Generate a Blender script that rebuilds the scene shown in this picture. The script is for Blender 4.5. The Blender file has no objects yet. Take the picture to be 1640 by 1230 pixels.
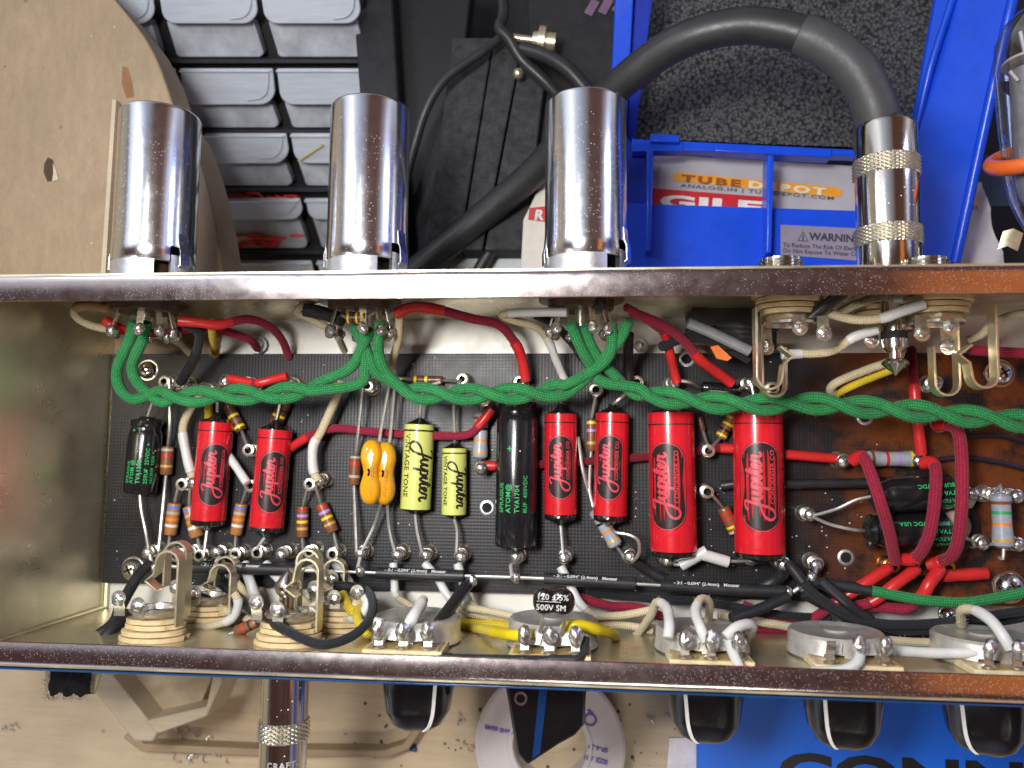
import bpy, math, random
from mathutils import Vector, Matrix
random.seed(7)
SC = bpy.context.scene
COL = SC.collection
W, H, F = 1640.0, 1230.0, 1262.0
DC, HR = 18.0, 6.3            # camera above the rim plane, height of the rim above the chassis floor (cm)
ZC = DC + HR
# ---------------------------------------------------------------- camera
n_ = Vector((115.0, -110.0, -F)).normalized()      # world -Z in camera axes
Zc = -n_
Xc = Vector((13796.0, -28.0, 1262.0)); Xc = (Xc - Zc * Xc.dot(Zc)).normalized()
Yc = Zc.cross(Xc).normalized()
M3 = Matrix(((Xc[0], Xc[1], Xc[2]), (Yc[0], Yc[1], Yc[2]), (Zc[0], Zc[1], Zc[2])))
CAM = Vector((0, 0, ZC))
cam = bpy.data.cameras.new('camera'); camo = bpy.data.objects.new('camera', cam); COL.objects.link(camo)
camo.matrix_world = Matrix.Translation(CAM) @ M3.to_4x4()
cam.sensor_width = 36.0; cam.lens = 36.0 * F / W; cam.clip_start = 0.1; cam.clip_end = 400
cam.dof.use_dof = True; cam.dof.focus_distance = 21.5; cam.dof.aperture_fstop = 0.16
SC.camera = camo

def ray(px, py):
    return M3 @ Vector((px - W/2, H/2 - py, -F))
def P(px, py, z):                     # the point at height z that was measured at (px, py) in the photograph
    d = ray(px, py); t = (z - ZC) / d.z
    return CAM + d * t
def PY(px, py, y):                    # the same on a wall plane Y = y
    d = ray(px, py); t = y / d.y
    return CAM + d * t
def PL(px, py, o, n):
    d = ray(px, py); t = (o - CAM).dot(n) / d.dot(n)
    return CAM + d * t
def rad(wpx, z): return wpx * 0.5 * (ZC - z) / F

# ---------------------------------------------------------------- materials
MAT = {}
def nodes_new(name):
    m = bpy.data.materials.new(name); m.use_nodes = True
    nt = m.node_tree
    return m, nt, nt.nodes['Principled BSDF']
def mathn(nt, op, a, b=None, clamp=False):
    n = nt.nodes.new('ShaderNodeMath'); n.operation = op; n.use_clamp = clamp
    for i, v in enumerate((a, b)):
        if v is None: continue
        if isinstance(v, (int, float)): n.inputs[i].default_value = v
        else: nt.links.new(v, n.inputs[i])
    return n.outputs[0]
def mixc(nt, fac, a, b, blend='MIX'):
    n = nt.nodes.new('ShaderNodeMix'); n.data_type = 'RGBA'; n.blend_type = blend
    for s, v in ((n.inputs[0], fac), (n.inputs[6], a), (n.inputs[7], b)):
        if isinstance(v, (int, float)): s.default_value = v
        elif isinstance(v, tuple): s.default_value = (v[0], v[1], v[2], 1)
        else: nt.links.new(v, s)
    return n.outputs[2]
def ramp(nt, fac, stops):
    n = nt.nodes.new('ShaderNodeValToRGB')
    while len(n.color_ramp.elements) < len(stops): n.color_ramp.elements.new(0.5)
    for e, (p, c) in zip(n.color_ramp.elements, stops):
        e.position = p; e.color = (c, c, c, 1) if isinstance(c, (int, float)) else (c[0], c[1], c[2], 1)
    nt.links.new(fac, n.inputs[0]); return n.outputs[0]
def noise(nt, vec, scale, detail=4, rough=0.6, dim='3D'):
    n = nt.nodes.new('ShaderNodeTexNoise'); n.inputs['Scale'].default_value = scale
    n.inputs['Detail'].default_value = detail; n.inputs['Roughness'].default_value = rough
    nt.links.new(vec, n.inputs['Vector']); return n.outputs[0]
def mapping(nt, vec, scale=(1, 1, 1), rot=(0, 0, 0)):
    n = nt.nodes.new('ShaderNodeMapping'); n.inputs['Scale'].default_value = scale; n.inputs['Rotation'].default_value = rot
    nt.links.new(vec, n.inputs['Vector']); return n.outputs[0]
def specks(nt, vec, scale, size=0.1, gate=0.5, gscale=0.4):
    v = nt.nodes.new('ShaderNodeTexVoronoi'); v.inputs['Scale'].default_value = scale
    nt.links.new(vec, v.inputs['Vector'])
    s = mathn(nt, 'LESS_THAN', v.outputs['Distance'], size)
    sep = nt.nodes.new('ShaderNodeSeparateColor'); nt.links.new(v.outputs['Color'], sep.inputs[0])
    g0 = noise(nt, vec, gscale, 3)
    g = mathn(nt, 'LESS_THAN', sep.outputs[0], ramp(nt, g0, [(gate - 0.12, 0.0), (gate + 0.15, 1.0)]))
    return mathn(nt, 'MULTIPLY', s, g)
def bumpn(nt, b, h, strength, dist):
    n = nt.nodes.new('ShaderNodeBump'); n.inputs['Strength'].default_value = strength; n.inputs['Distance'].default_value = dist
    nt.links.new(h, n.inputs['Height']); nt.links.new(n.outputs[0], b.inputs['Normal'])
def mat(name, col, rough=0.5, metal=0.0, var=0.15, vs=2.0, bump=0.0, bs=20.0, dust=0.0, ds=5.0, gate=0.5, rvar=0.15, coat=0.0, spec=0.5,
        trans=0.0, ior=1.45, dcol=(.75, .73, .68), stretch=(1, 1, 1), alpha=1.0, sss=0.0):
    if name in MAT: return MAT[name]
    m, nt, b = nodes_new(name)
    tc = nt.nodes.new('ShaderNodeTexCoord').outputs['Object']
    vec = mapping(nt, tc, stretch) if stretch != (1, 1, 1) else tc
    nz = noise(nt, vec, vs, 5, 0.62)
    dark = tuple(c * (1 - var) for c in col); lite = tuple(min(1, c * (1 + var)) for c in col)
    c = mixc(nt, ramp(nt, nz, [(0.3, 0.0), (0.7, 1.0)]), dark, lite)
    r = ramp(nt, noise(nt, vec, vs * 3.1, 4), [(0.3, max(0.02, rough * (1 - rvar))), (0.7, min(1, rough * (1 + rvar)))])
    if dust > 0:
        s = specks(nt, tc, ds, 0.16, 1.0 - dust if dust < 1 else gate)
        c = mixc(nt, s, c, dcol)
        r = mixc(nt, s, r, (.9, .9, .9))
        nt.links.new(mathn(nt, 'MULTIPLY', mathn(nt, 'SUBTRACT', 1.0, s), metal), b.inputs['Metallic'])
    else: b.inputs['Metallic'].default_value = metal
    nt.links.new(c, b.inputs['Base Color']); nt.links.new(r, b.inputs['Roughness'])
    b.inputs['Specular IOR Level'].default_value = spec; b.inputs['Coat Weight'].default_value = coat
    b.inputs['Coat Roughness'].default_value = 0.08
    b.inputs['Transmission Weight'].default_value = trans; b.inputs['IOR'].default_value = ior
    b.inputs['Alpha'].default_value = alpha
    if sss: b.inputs['Subsurface Weight'].default_value = sss; b.inputs['Subsurface Scale'].default_value = 0.15
    if bump > 0: bumpn(nt, b, noise(nt, vec, bs, 3), bump, 0.02)
    MAT[name] = m; return m
def cloth(name, col, fr=52.0, k=6, dk=0.34, amp=0.8):
    if name in MAT: return MAT[name]
    m, nt, b = nodes_new(name)
    uv = nt.nodes.new('ShaderNodeTexCoord').outputs['UV']
    sp = nt.nodes.new('ShaderNodeSeparateXYZ'); nt.links.new(uv, sp.inputs[0])
    u = mathn(nt, 'MULTIPLY', sp.outputs[0], fr); v = mathn(nt, 'MULTIPLY', sp.outputs[1], 2 * math.pi * k)
    s1 = mathn(nt, 'SINE', mathn(nt, 'ADD', u, v)); s2 = mathn(nt, 'SINE', mathn(nt, 'SUBTRACT', u, v))
    w = mathn(nt, 'ADD', mathn(nt, 'MULTIPLY', mathn(nt, 'MULTIPLY', s1, s2), 0.5), 0.5)
    tc = nt.nodes.new('ShaderNodeTexCoord').outputs['Object']
    nz = noise(nt, tc, 14, 4)
    w2 = mathn(nt, 'MULTIPLY', w, nz)
    dark = tuple(c * dk for c in col); lite = tuple(min(1, c * 1.35) for c in col)
    c = mixc(nt, ramp(nt, w2, [(0.08, 0.0), (0.5, 1.0)]), dark, lite)
    nt.links.new(mixc(nt, 0.35, c, mixc(nt, noise(nt, tc, 1.2, 3), dark, lite)), b.inputs['Base Color'])
    b.inputs['Roughness'].default_value = 0.85; b.inputs['Specular IOR Level'].default_value = 0.2
    b.inputs['Sheen Weight'].default_value = 0.12
    bumpn(nt, b, w2, amp, 0.03)
    MAT[name] = m; return m

# ---------------------------------------------------------------- mesh building
class MB:
    def __init__(s): s.v = []; s.f = []; s.m = []; s.uv = []
    def add(s, vs, fs, mi=0, uvs=None):
        o = len(s.v); s.v += [tuple(v) for v in vs]
        for k, f in enumerate(fs):
            s.f.append([o + i for i in f]); s.m.append(mi[k] if isinstance(mi, list) else mi)
            s.uv.append(uvs[k] if uvs else [(0, 0)] * len(f))
        return s
    def grid(s, rows, closed=False, mi=0, uv=None, mis=None, skip=None):
        n = len(rows[0]); fs = []; us = []; ms = []
        for i in range(len(rows) - 1):
            for j in range(n if closed else n - 1):
                if skip and skip(i, j): continue
                j2 = (j + 1) % n
                fs.append([i * n + j, i * n + j2, (i + 1) * n + j2, (i + 1) * n + j])
                ms.append(mis[i] if mis else mi)
                if uv: us.append([(uv[i], j / n), (uv[i], (j + 1) / n), (uv[i + 1], (j + 1) / n), (uv[i + 1], j / n)])
        return s.add([p for r in rows for p in r], fs, ms, us or None)
    def box(s, c, sz, R=None, mi=0):
        c = Vector(c); vs = []
        for x in (-.5, .5):
            for y in (-.5, .5):
                for z in (-.5, .5):
                    p = Vector((x * sz[0], y * sz[1], z * sz[2]))
                    if R is not None: p = R @ p
                    vs.append(c + p)
        return s.add(vs, [[0, 1, 3, 2], [4, 6, 7, 5], [0, 4, 5, 1], [2, 3, 7, 6], [0, 2, 6, 4], [1, 5, 7, 3]], mi)
    def prism(s, poly, off, mi=0, mi_side=None):        # poly: points in order, off: extrusion vector
        n = len(poly); off = Vector(off); a = [Vector(p) for p in poly]; b = [p + off for p in a]
        s.add(a + b, [list(range(n - 1, -1, -1)), list(range(n, 2 * n))] + [[i, (i + 1) % n, n + (i + 1) % n, n + i] for i in range(n)],
              [mi, mi] + [mi if mi_side is None else mi_side] * n); return s
    def lathe(s, prof, A, B, seg=24, mi=0, mis=None, skip=None, cap=True):   # prof [(t, r)] t measured from A towards B
        A = Vector(A); B = Vector(B); ax = (B - A).normalized()
        e = frame(ax); rows = []
        for t, r in prof:
            c = A + ax * t
            rows.append([c + (e[0] * math.cos(2*math.pi*j/seg) + e[1] * math.sin(2*math.pi*j/seg)) * max(r, 1e-4) for j in range(seg)])
        s.grid(rows, True, mi, uv=[p[0] for p in prof], mis=mis, skip=skip)
        return s
    def tube(s, pts, r, seg=10, mi=0, capr=True, u0=0.0):
        n = len(pts); pts = [Vector(p) for p in pts]
        rs = r if isinstance(r, list) else [r] * n
        t0 = (pts[1] - pts[0]).normalized(); up = frame(t0)[0]; rows = []; us = [u0]
        for i, p in enumerate(pts):
            t = ((pts[min(i+1, n-1)] - pts[max(i-1, 0)])).normalized()
            up = (up - t * up.dot(t)).normalized(); sd = t.cross(up)
            rows.append([p + (up * math.cos(2*math.pi*j/seg) + sd * math.sin(2*math.pi*j/seg)) * rs[i] for j in range(seg)])
            if i: us.append(us[-1] + (p - pts[i-1]).length)
        if capr:
            d0 = (pts[0]-pts[1]).normalized(); d1 = (pts[-1]-pts[-2]).normalized()
            rows = [[pts[0] + (q-pts[0]) * .02 + d0*rs[0]*.12 for q in rows[0]], [pts[0] + (q-pts[0]) * .8 + d0*rs[0]*.1 for q in rows[0]]] + rows + \
                   [[pts[-1] + (q-pts[-1]) * .8 + d1*rs[-1]*.1 for q in rows[-1]], [pts[-1] + (q-pts[-1]) * .02 + d1*rs[-1]*.12 for q in rows[-1]]]
            us = [us[0]]*2 + us + [us[-1]]*2
        s.grid(rows, True, mi, uv=us); return s
    def ball(s, c, r, seg=12, rings=8, sq=(1, 1, 1), mi=0, jit=0.0):
        c = Vector(c); rows = []
        for i in range(rings + 1):
            a = math.pi * i / rings
            rows.append([c + Vector((math.sin(a)*math.cos(2*math.pi*j/seg)*sq[0], math.sin(a)*math.sin(2*math.pi*j/seg)*sq[1], math.cos(a)*sq[2])) * r * (1 + random.uniform(-jit, jit)) for j in range(seg)])
        s.grid(rows, True, mi, uv=[i/rings for i in range(rings+1)]); return s
    def sheet(s, path, wdir, width, th, mi=0):    # bent sheet metal: path of centre points, width along wdir
        w = Vector(wdir).normalized() * width / 2; pts = [Vector(p) for p in path]; rows = []
        for i, p in enumerate(pts):
            t = (pts[min(i+1, len(pts)-1)] - pts[max(i-1, 0)]).normalized(); nrm = t.cross(w).normalized() * th / 2
            rows.append([p + w + nrm, p - w + nrm, p - w - nrm, p + w - nrm])
        s.grid(rows, True, mi)
        k = len(s.v); n4 = len(rows) * 4
        s.add([], []) ; s.f += [[k-n4+3, k-n4+2, k-n4+1, k-n4], [k-4, k-3, k-2, k-1]]; s.m += [mi, mi]; s.uv += [[(0, 0)]*4]*2
        return s
def frame(ax):
    ax = Vector(ax).normalized(); h = Vector((0, 0, 1)) if abs(ax.z) < 0.9 else Vector((0, 1, 0))
    a = (h - ax * h.dot(ax)).normalized(); return a, ax.cross(a)
def cr(pts, step=0.12):       # Catmull-Rom through the points, resampled
    p = [Vector(q) for q in pts]
    if len(p) < 3: 
        n = max(2, int((p[1]-p[0]).length/step)); return [p[0].lerp(p[1], i/n) for i in range(n+1)]
    q = [p[0]*2-p[1]] + p + [p[-1]*2-p[-2]]; out = []
    for i in range(1, len(q)-2):
        n = max(2, int((q[i+1]-q[i]).length/step))
        for k in range(n):
            t = k/n; a, b, c, d = q[i-1], q[i], q[i+1], q[i+2]
            out.append(0.5*((2*b)+(c-a)*t+(2*a-5*b+4*c-d)*t*t+(3*b-3*c+d-a)*t**3))
    out.append(p[-1]); return out
def build(name, mb, mats, parent=None, smooth=40, bevel=0.0, loc=None):
    me = bpy.data.meshes.new(name)
    o = bpy.data.objects.new(name, me)
    if parent is not None: L = parent['_w'] if '_w' in parent else Vector(parent.location)
    elif loc is not None: L = Vector(loc)
    else:
        xs = [v[0] for v in mb.v]; ys = [v[1] for v in mb.v]; zs = [v[2] for v in mb.v]
        L = Vector(((min(xs)+max(xs))/2, (min(ys)+max(ys))/2, min(zs)))
    L = Vector(L)
    me.from_pydata([(v[0]-L.x, v[1]-L.y, v[2]-L.z) for v in mb.v], [], mb.f)
    for m in (mats if isinstance(mats, (list, tuple)) else [mats]): me.materials.append(m)
    me.polygons.foreach_set('material_index', mb.m)
    ul = me.uv_layers.new(name='UVMap'); flat = [c for f in mb.uv for uv in f for c in uv]; ul.data.foreach_set('uv', flat)
    if smooth:
        me.polygons.foreach_set('use_smooth', [True]*len(me.polygons)); me.set_sharp_from_angle(angle=math.radians(smooth))
    me.update(); COL.objects.link(o)
    if parent is not None: o.parent = parent; o['_w'] = tuple(L)
    else: o.location = L
    if bevel:
        b = o.modifiers.new('bevel', 'BEVEL'); b.width = bevel; b.segments = 2; b.limit_method = 'ANGLE'; b.angle_limit = math.radians(40)
    return o
def tag(o, label, cat, group=None, kind=None):
    if label: o['label'] = label
    if cat: o['category'] = cat
    if group: o['group'] = group
    if kind: o['kind'] = kind
    return o
def thing(name, loc, label, cat, group=None):
    o = bpy.data.objects.new(name, None); COL.objects.link(o); o.location = Vector(loc); o.empty_display_size = .3
    return tag(o, label, cat, group)

# ---------------------------------------------------------------- writing
_tc = {}
def text2d(s, size, bold=0.0, shear=0.0, align='LEFT', space=1.0):
    k = (s, size, bold, shear, align, space)
    if k in _tc: return _tc[k]
    c = bpy.data.curves.new('t', 'FONT'); c.body = s; c.size = size; c.offset = bold; c.shear = shear; c.align_x = align
    c.space_character = space; c.resolution_u = 3; c.fill_mode = 'FRONT'
    o = bpy.data.objects.new('t', c); COL.objects.link(o); dg = bpy.context.evaluated_depsgraph_get(); dg.update()
    me = o.evaluated_get(dg).to_mesh()
    v = [(p.co.x, p.co.y) for p in me.vertices]; f = [list(q.vertices) for q in me.polygons]
    o.evaluated_get(dg).to_mesh_clear(); bpy.data.objects.remove(o); bpy.data.curves.remove(c)
    _tc[k] = (v, f); return _tc[k]
def ribbon(pts, w):
    p = [Vector((q[0], q[1], 0)) for q in pts]; vs = []; n = len(p)
    for i in range(n):
        t = (p[min(i+1, n-1)] - p[max(i-1, 0)]).normalized(); nn = Vector((-t.y, t.x, 0)) * w/2 * (0.75 + 0.5*abs(t.y))
        vs += [tuple((p[i]+nn)[:2]), tuple((p[i]-nn)[:2])]
    return vs, [[2*i, 2*i+1, 2*i+3, 2*i+2] for i in range(n-1)]
SCRIPT = [[(.50,.86),(.62,1.0),(.85,1.08),(1.05,1.04),(.98,.75),(.84,.2),(.68,-.35),(.45,-.72),(.15,-.82),(-.08,-.6),(-.02,-.28),(.3,-.02),(.75,.12),(1.05,.22),(1.2,.62),(1.16,.28),(1.24,.04),(1.4,.08),(1.58,.62),(1.54,.2),(1.66,.02),(1.8,.2),(1.98,.64),(1.78,-.5)],
          [(1.88,.35),(2.05,.62),(2.24,.5),(2.2,.15),(2.0,.02),(2.2,.1),(2.46,.62),(2.42,.2),(2.53,.02),(2.7,.3),(2.96,1.0),(2.84,.25),(2.92,.02),(3.08,.12),(3.3,.38),(3.36,.56),(3.24,.62),(3.12,.34),(3.24,.03),(3.46,.16),(3.62,.66),(3.68,.56),(3.86,.6),(3.8,.25),(3.9,.02),(4.1,.16)],
          [(2.70,.68),(3.12,.72)], [(2.54,.86),(2.6,.92)]]
def script2d(size, w, noloop=False):
    V = []; Fc = []
    for st in SCRIPT:
        q = cr([(a*size, b*size, 0) for a, b in st], size*0.06)
        v, f = ribbon([(a.x, a.y) for a in q], w); o = len(V); V += v; Fc += [[i+o for i in g] for g in f]
    return V, Fc
def put_cyl(mb, vf, C, ax, up, nrm, R, u0=0, v0=0, mi=0):    # text u along ax, v along up, wrapped on a cylinder of radius R about the axis
    v, f = vf
    vs = [C + ax*(u0+a) + (up*math.sin((v0+b)/R) + nrm*math.cos((v0+b)/R))*R for a, b in v]
    mb.add(vs, f, mi)
def put_flat(mb, vf, C, ux, uy, mi=0):
    v, f = vf; mb.add([C + ux*a + uy*b for a, b in v], f, mi)
def stadium(L, Wd, n=40, inset=0.0):
    r = Wd/2-inset; h = (L/2-inset)-r; out = []
    for i in range(n//2+1): a = -math.pi/2 + math.pi*i/(n//2); out.append((h+r*math.cos(a), r*math.sin(a)))
    for i in range(n//2+1): a = math.pi/2 + math.pi*i/(n//2); out.append((-h+r*math.cos(a), r*math.sin(a)))
    return out
def stadium_fill(L, Wd):
    r = Wd/2; h = L/2-r; us = [-L/2 + L*i/48 for i in range(49)]; V = []; Fc = []
    for u in us:
        d = abs(u)-h; w = r if d <= 0 else math.sqrt(max(0, r*r-d*d))
        for j in range(9): V.append((u, -w+2*w*j/8))
    for i in range(48):
        for j in range(8): Fc.append([i*9+j, i*9+j+1, (i+1)*9+j+1, (i+1)*9+j])
    return V, Fc
# ---------------------------------------------------------------- palette
chrome = mat('chrome', (.86, .86, .88), .17, 1, .06, 1.5, .04, 25, dust=.44, ds=15)
rimm = mat('rim_steel', (.60, .53, .53), .20, 1, .06, 1.2, .05, 30, dust=.55, ds=26, rvar=.16, dcol=(.5, .47, .45))
inner = mat('plated_steel', (.74, .67, .47), .33, .84, .22, .35, .12, 30, dust=.36, ds=4, rvar=.25)
floorm = mat('floor_steel', (.80, .78, .72), .42, .25, .06, .8, .12, 60, dust=.35, ds=4)
tin = mat('tinned_wire', (.62, .60, .56), .42, .85, .15, 2)
solder = mat('solder', (.66, .65, .63), .27, .95, .25, 3, .35, 9)
nickel = mat('nickel', (.76, .72, .62), .30, .95, .15, 3)
brass = mat('spring_brass', (.74, .66, .47), .34, .9, .12, 1.5)
alum = mat('aluminium', (.72, .73, .75), .4, .9, .12, 3, .1, 30)
potcan = mat('pot_can', (.66, .65, .60), .36, .62, .3, 1.6, .3, 12, dust=.42, ds=7)
wafer = mat('fibre_wafer', (.72, .60, .36), .55, 0, .2, 3, .2, 20)
phen = mat('phenolic', (.52, .36, .14), .35, 0, .3, 3)
darkphen = mat('dark_phenolic', (.05, .025, .012), .4, 0, .4, 2)
redcap = mat('red_film', (.62, .012, .022), .26, 0, .12, 2, .22, 5, dust=.22, ds=7, coat=.4, dcol=(.7, .45, .42))
epoxy = mat('black_epoxy', (.012, .010, .010), .12, 0, .3, 3, .2, 8, coat=.4)
blkcap = mat('black_sleeve', (.010, .010, .012), .22, 0, .2, 2, .1, 6, dust=.33, ds=8, coat=.4)
blkprint = mat('black_print', (.022, .014, .014), .35, 0, .2, 5)
redprint = mat('red_print', (.60, .06, .09), .4)
grnprint = mat('green_print', (.03, .42, .12), .5)
wprint = mat('white_print', (.6, .6, .58), .5)
ylcap = mat('yellow_sleeve', (.62, .66, .17), .3, 0, .05, 2, .05, 8, coat=.3)
shr_b = mat('black_heatshrink', (.020, .020, .022), .42, 0, .3, 3, .25, 9, dust=.25, ds=7)
shr_w = mat('white_heatshrink', (.62, .62, .60), .38, 0, .08, 2, .2, 8, sss=.1)
shr_r = mat('red_heatshrink', (.58, .025, .025), .3, 0, .12, 2, .2, 8)
shr_y = mat('yellow_heatshrink', (.72, .55, .01), .35, 0, .1, 2, .2, 8)
shr_t = mat('tan_heatshrink', (.45, .28, .15), .4, 0, .15, 3)
hole = mat('hole_black', (.006, .006, .006), .8)
cl = {'green': cloth('green_cloth', (.036, .30, .090), dk=.22, amp=1.0), 'red': cloth('red_cloth', (.34, .018, .05)), 'black': cloth('black_cloth', (.022, .023, .028)),
      'cream': cloth('cream_cloth', (.62, .53, .34), dk=.6), 'yellow': cloth('yellow_cloth', (.68, .50, .03), dk=.6),
      'darkred': cloth('dark_red_cloth', (.20, .01, .025)),
      'plastic_b': shr_b, 'purple': mat('dark_wire', (.02, .014, .03), .4), 'grey': mat('grey_tube', (.25, .26, .28), .3, 0, .1)}
sl = {'b': shr_b, 'w': shr_w, 'r': shr_r, 'y': shr_y, 't': shr_t}

# ---------------------------------------------------------------- chassis
xL = P(180, 740, 0).x
yT = 0.5*(P(300, 436, HR).y + P(1300, 424, HR).y)
yB = 0.5*(P(100, 1073, HR).y + P(1600, 1124, HR).y)
yTi = 0.5*(P(300, 480, HR).y + P(1300, 469, HR).y)
yBi = 0.5*(P(100, 1033, HR).y + P(1600, 1083, HR).y)
xR = P(1640, 700, HR).x + 6.0
TH = .12
ch = thing('amplifier_chassis', ((xL+xR)/2, 0, -.12), 'long open steel amplifier chassis with folded rims, full of wiring', 'chassis')
m = MB().box(((xL+xR)/2, (yT+yB)/2, -TH/2), (xR-xL, yT-yB, TH)); build('floor_panel', m, floorm, ch, 30)
m = MB(); m.box(((xL+xR)/2, yT-TH/2, HR/2-.02), (xR-xL, TH, HR-.06)); build('rear_panel', m, inner, ch, 30)
m = MB(); m.box(((xL+xR)/2, yB+TH/2, HR/2-.02), (xR-xL, TH, HR-.06)); build('front_panel', m, inner, ch, 30)
m = MB(); m.box((xL-TH/2, (yT+yB)/2, HR/2), (TH, yT-yB, HR)); build('end_panel', m, inner, ch, 30, .02)
m = MB(); m.tube([(xL+.06, yB+.15, .05), (xL+.06, yT-.15, .05)], .09, 8); m.tube([(xL+.05, yB+.17, .06), (xL+.05, yB+.17, HR-.3)], .06, 8)
build('corner_bead', m, inner, ch)
def lip(name, y0, y1, tilt, ext=0):
    m = MB(); prof = []
    s = 1 if y0 > y1 else -1         # s: outward direction
    # cross-section: outer skirt, rounded bend, flat lip, inner turned edge
    pts = [(y0+s*.02, HR-1.2), (y0+s*.02, HR-.18)]
    for k in range(7):
        a = math.pi/2*k/6; pts.append((y0+s*.02-s*.16*(1-math.cos(a)), HR-.18+.16*math.sin(a)))
    for k in range(1, 9):
        t = k/8; pts.append((y0-s*.14+(y1-y0+s*.14)*t, HR-.02-tilt*t+.012*math.sin(math.pi*t)))
    pts.append((y1-s*.015, HR-.06-tilt)); pts.append((y1, HR-.14-tilt)); pts.append((y1+s*.1, HR-.14-tilt))
    n = 70; rows = []
    for i in range(n+1):
        x = xL-2.5+(xR+2.5-xL)*i/n; rows.append([(x, p[0], p[1]+.006*math.sin(x*1.3)+.004*math.sin(x*3.7)) for p in pts])
    m.grid(rows); return build(name, m, rimm, ch, 50)
lip('rim', yT, yTi, .06); lip('rim', yB, yBi, .03)
# thin blue faceplate film showing past the front rim
m = MB(); m.box(((xL+xR)/2-1, yB-.075, HR-2.05), (xR-xL+3, .045, 3.9)); build('faceplate', m, mat('blue_film', (.006, .045, .14), .2, 0, .1, 1, coat=.5), ch, 30, .01)
for (px, py, z) in ((1022, 556, .1), (415, 553, .1), (1345, 968, .3)):
    c = P(px, py, z); m = MB(); m.lathe([(0, .28), (.06, .3), (.1, .28), (.1, .17), (.26, .16), (.32, .1), (.3, 0)], c, c+Vector((0, 0, 1)), 12); build('nut', m, alum, ch)

# ---------------------------------------------------------------- circuit board
zb = .34
b0 = P(182, 567, zb); b1 = P(1000, 567, zb); b2 = P(182, 934, zb); b3 = P(1500, 968, zb)
m, nt, bs = nodes_new('board')
tc = nt.nodes.new('ShaderNodeTexCoord').outputs['Object']
sp = nt.nodes.new('ShaderNodeSeparateXYZ'); nt.links.new(tc, sp.inputs[0])
gx = mathn(nt, 'SINE', mathn(nt, 'MULTIPLY', sp.outputs[0], 62)); gy = mathn(nt, 'SINE', mathn(nt, 'MULTIPLY', sp.outputs[1], 62))
wv = mathn(nt, 'ADD', gx, gy)
wx = ramp(nt, mathn(nt, 'ADD', mathn(nt, 'MULTIPLY', sp.outputs[0], .10), .1), [(0, 0.0), (.70, 0.0), (.95, 1.0)])   # orange reflection painted into the black board's colour at its right end
nz = noise(nt, tc, .8, 4)
s1 = specks(nt, tc, 6, .13, .62); s2 = specks(nt, tc, 16, .14, .72, .8)
cc = mixc(nt, nz, (.008, .0075, .009), (.018, .017, .020))
blot = ramp(nt, noise(nt, tc, 1.1, 4), [(.38, 0.0), (.55, 1.0)])
cc = mixc(nt, mathn(nt, 'MULTIPLY', wx, blot), cc, (.15, .038, .008))
cc = mixc(nt, mathn(nt, 'MULTIPLY', ramp(nt, wv, [(.55, 0.0), (1.0, 1.0)]), .03), cc, (.25, .25, .26))
cc = mixc(nt, mathn(nt, 'MAXIMUM', s1, s2), cc, (.7, .68, .64))
nt.links.new(cc, bs.inputs['Base Color'])
nt.links.new(ramp(nt, nz, [(.3, .34), (.7, .46)]), bs.inputs['Roughness']); bs.inputs['Specular IOR Level'].default_value = .36
bumpn(nt, bs, mathn(nt, 'ADD', wv, mathn(nt, 'MULTIPLY', nz, 3)), .09, .010)
boardm = m
board = thing('circuit_board', ((b0.x+xR)/2, (b0.y+b2.y)/2, .1), 'black fibre turret board lying on the chassis floor', 'circuit board')
m = MB(); poly = [(b0.x, b0.y, zb-.24), (xR-.5, b0.y, zb-.24), (xR-.5, b3.y, zb-.24), (b0.x, b2.y, zb-.24)]
m.prism(poly, (0, 0, .24)); build('laminate', m, boardm, board, 30, .015)
# mounting screws and holes
for (px, py, r) in ((232, 592, .29), (208, 912, .33), (1606, 597, .36), (1622, 942, .4), (1520, 985, .2)):
    c = P(px, py, zb+.2); c.z = zb; m = MB()
    m.lathe([(0, r*1.15), (.03, r*1.15), (.03, r), (.12, r*.95), (.24, r*.7), (.3, r*.35), (.31, 0)], c, c+Vector((0, 0, 1)), 24)
    s_ = build('screw', m, chrome, board)
    m = MB()
    for a in (0.5, 2.07): m.box(c+Vector((0, 0, .305)), (r*.9, r*.16, .03), Matrix.Rotation(a, 3, 'Z'))
    build('cross_slot', m, hole, s_)
for (px, py) in ((780, 813), (1355, 893), (1385, 668), (1100, 575)):
    c = P(px, py, zb); m = MB(); m.lathe([(.006, 0), (.006, .15), (.02, .16), (.02, .22), (.004, .24)], c, c+Vector((0, 0, 1)), 20, mis=[0, 1, 1, 1])
    build('screw_hole', m, [hole, alum], board)
ZT = 1.02
TUR = [(262,611,1),(287,613,0),(325,622,0),(360,609,0),(395,612,1),(465,613,0),(588,618,1),(740,607,1),(832,611,1),(775,640,1),(902,611,0),(954,624,1),(1020,612,1),(1079,612,0),(1200,613,0),(1238,622,1),
 (397,721,1),(400,778,1),(290,776,1),(310,772,0),(495,776,1),(511,768,0),(770,749,0),(1135,722,1),(1133,788,1),(1352,737,0),(1474,737,0),(1520,678,1),(1297,824,0),(1500,612,0),
 (237,884,0),(262,890,0),(281,890,1),(304,884,0),(318,890,1),(346,885,0),(376,888,1),(411,886,1),(452,886,0),(495,884,1),(532,888,1),(577,886,0),(637,888,0),(681,890,0),(737,890,0),(827,893,0),(905,892,0),(1010,893,0),
 (1070,897,0),(1203,895,0),(1255,902,0),(1309,903,0),(1432,908,2),(1478,910,2),(1520,911,2),(1560,792,0),(1592,792,0),(1630,795,0),(1575,868,0),(1632,872,0)]
ring_o = mat('copper_ring', (.75, .28, .06), .3, 1)
tpos = []
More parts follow.
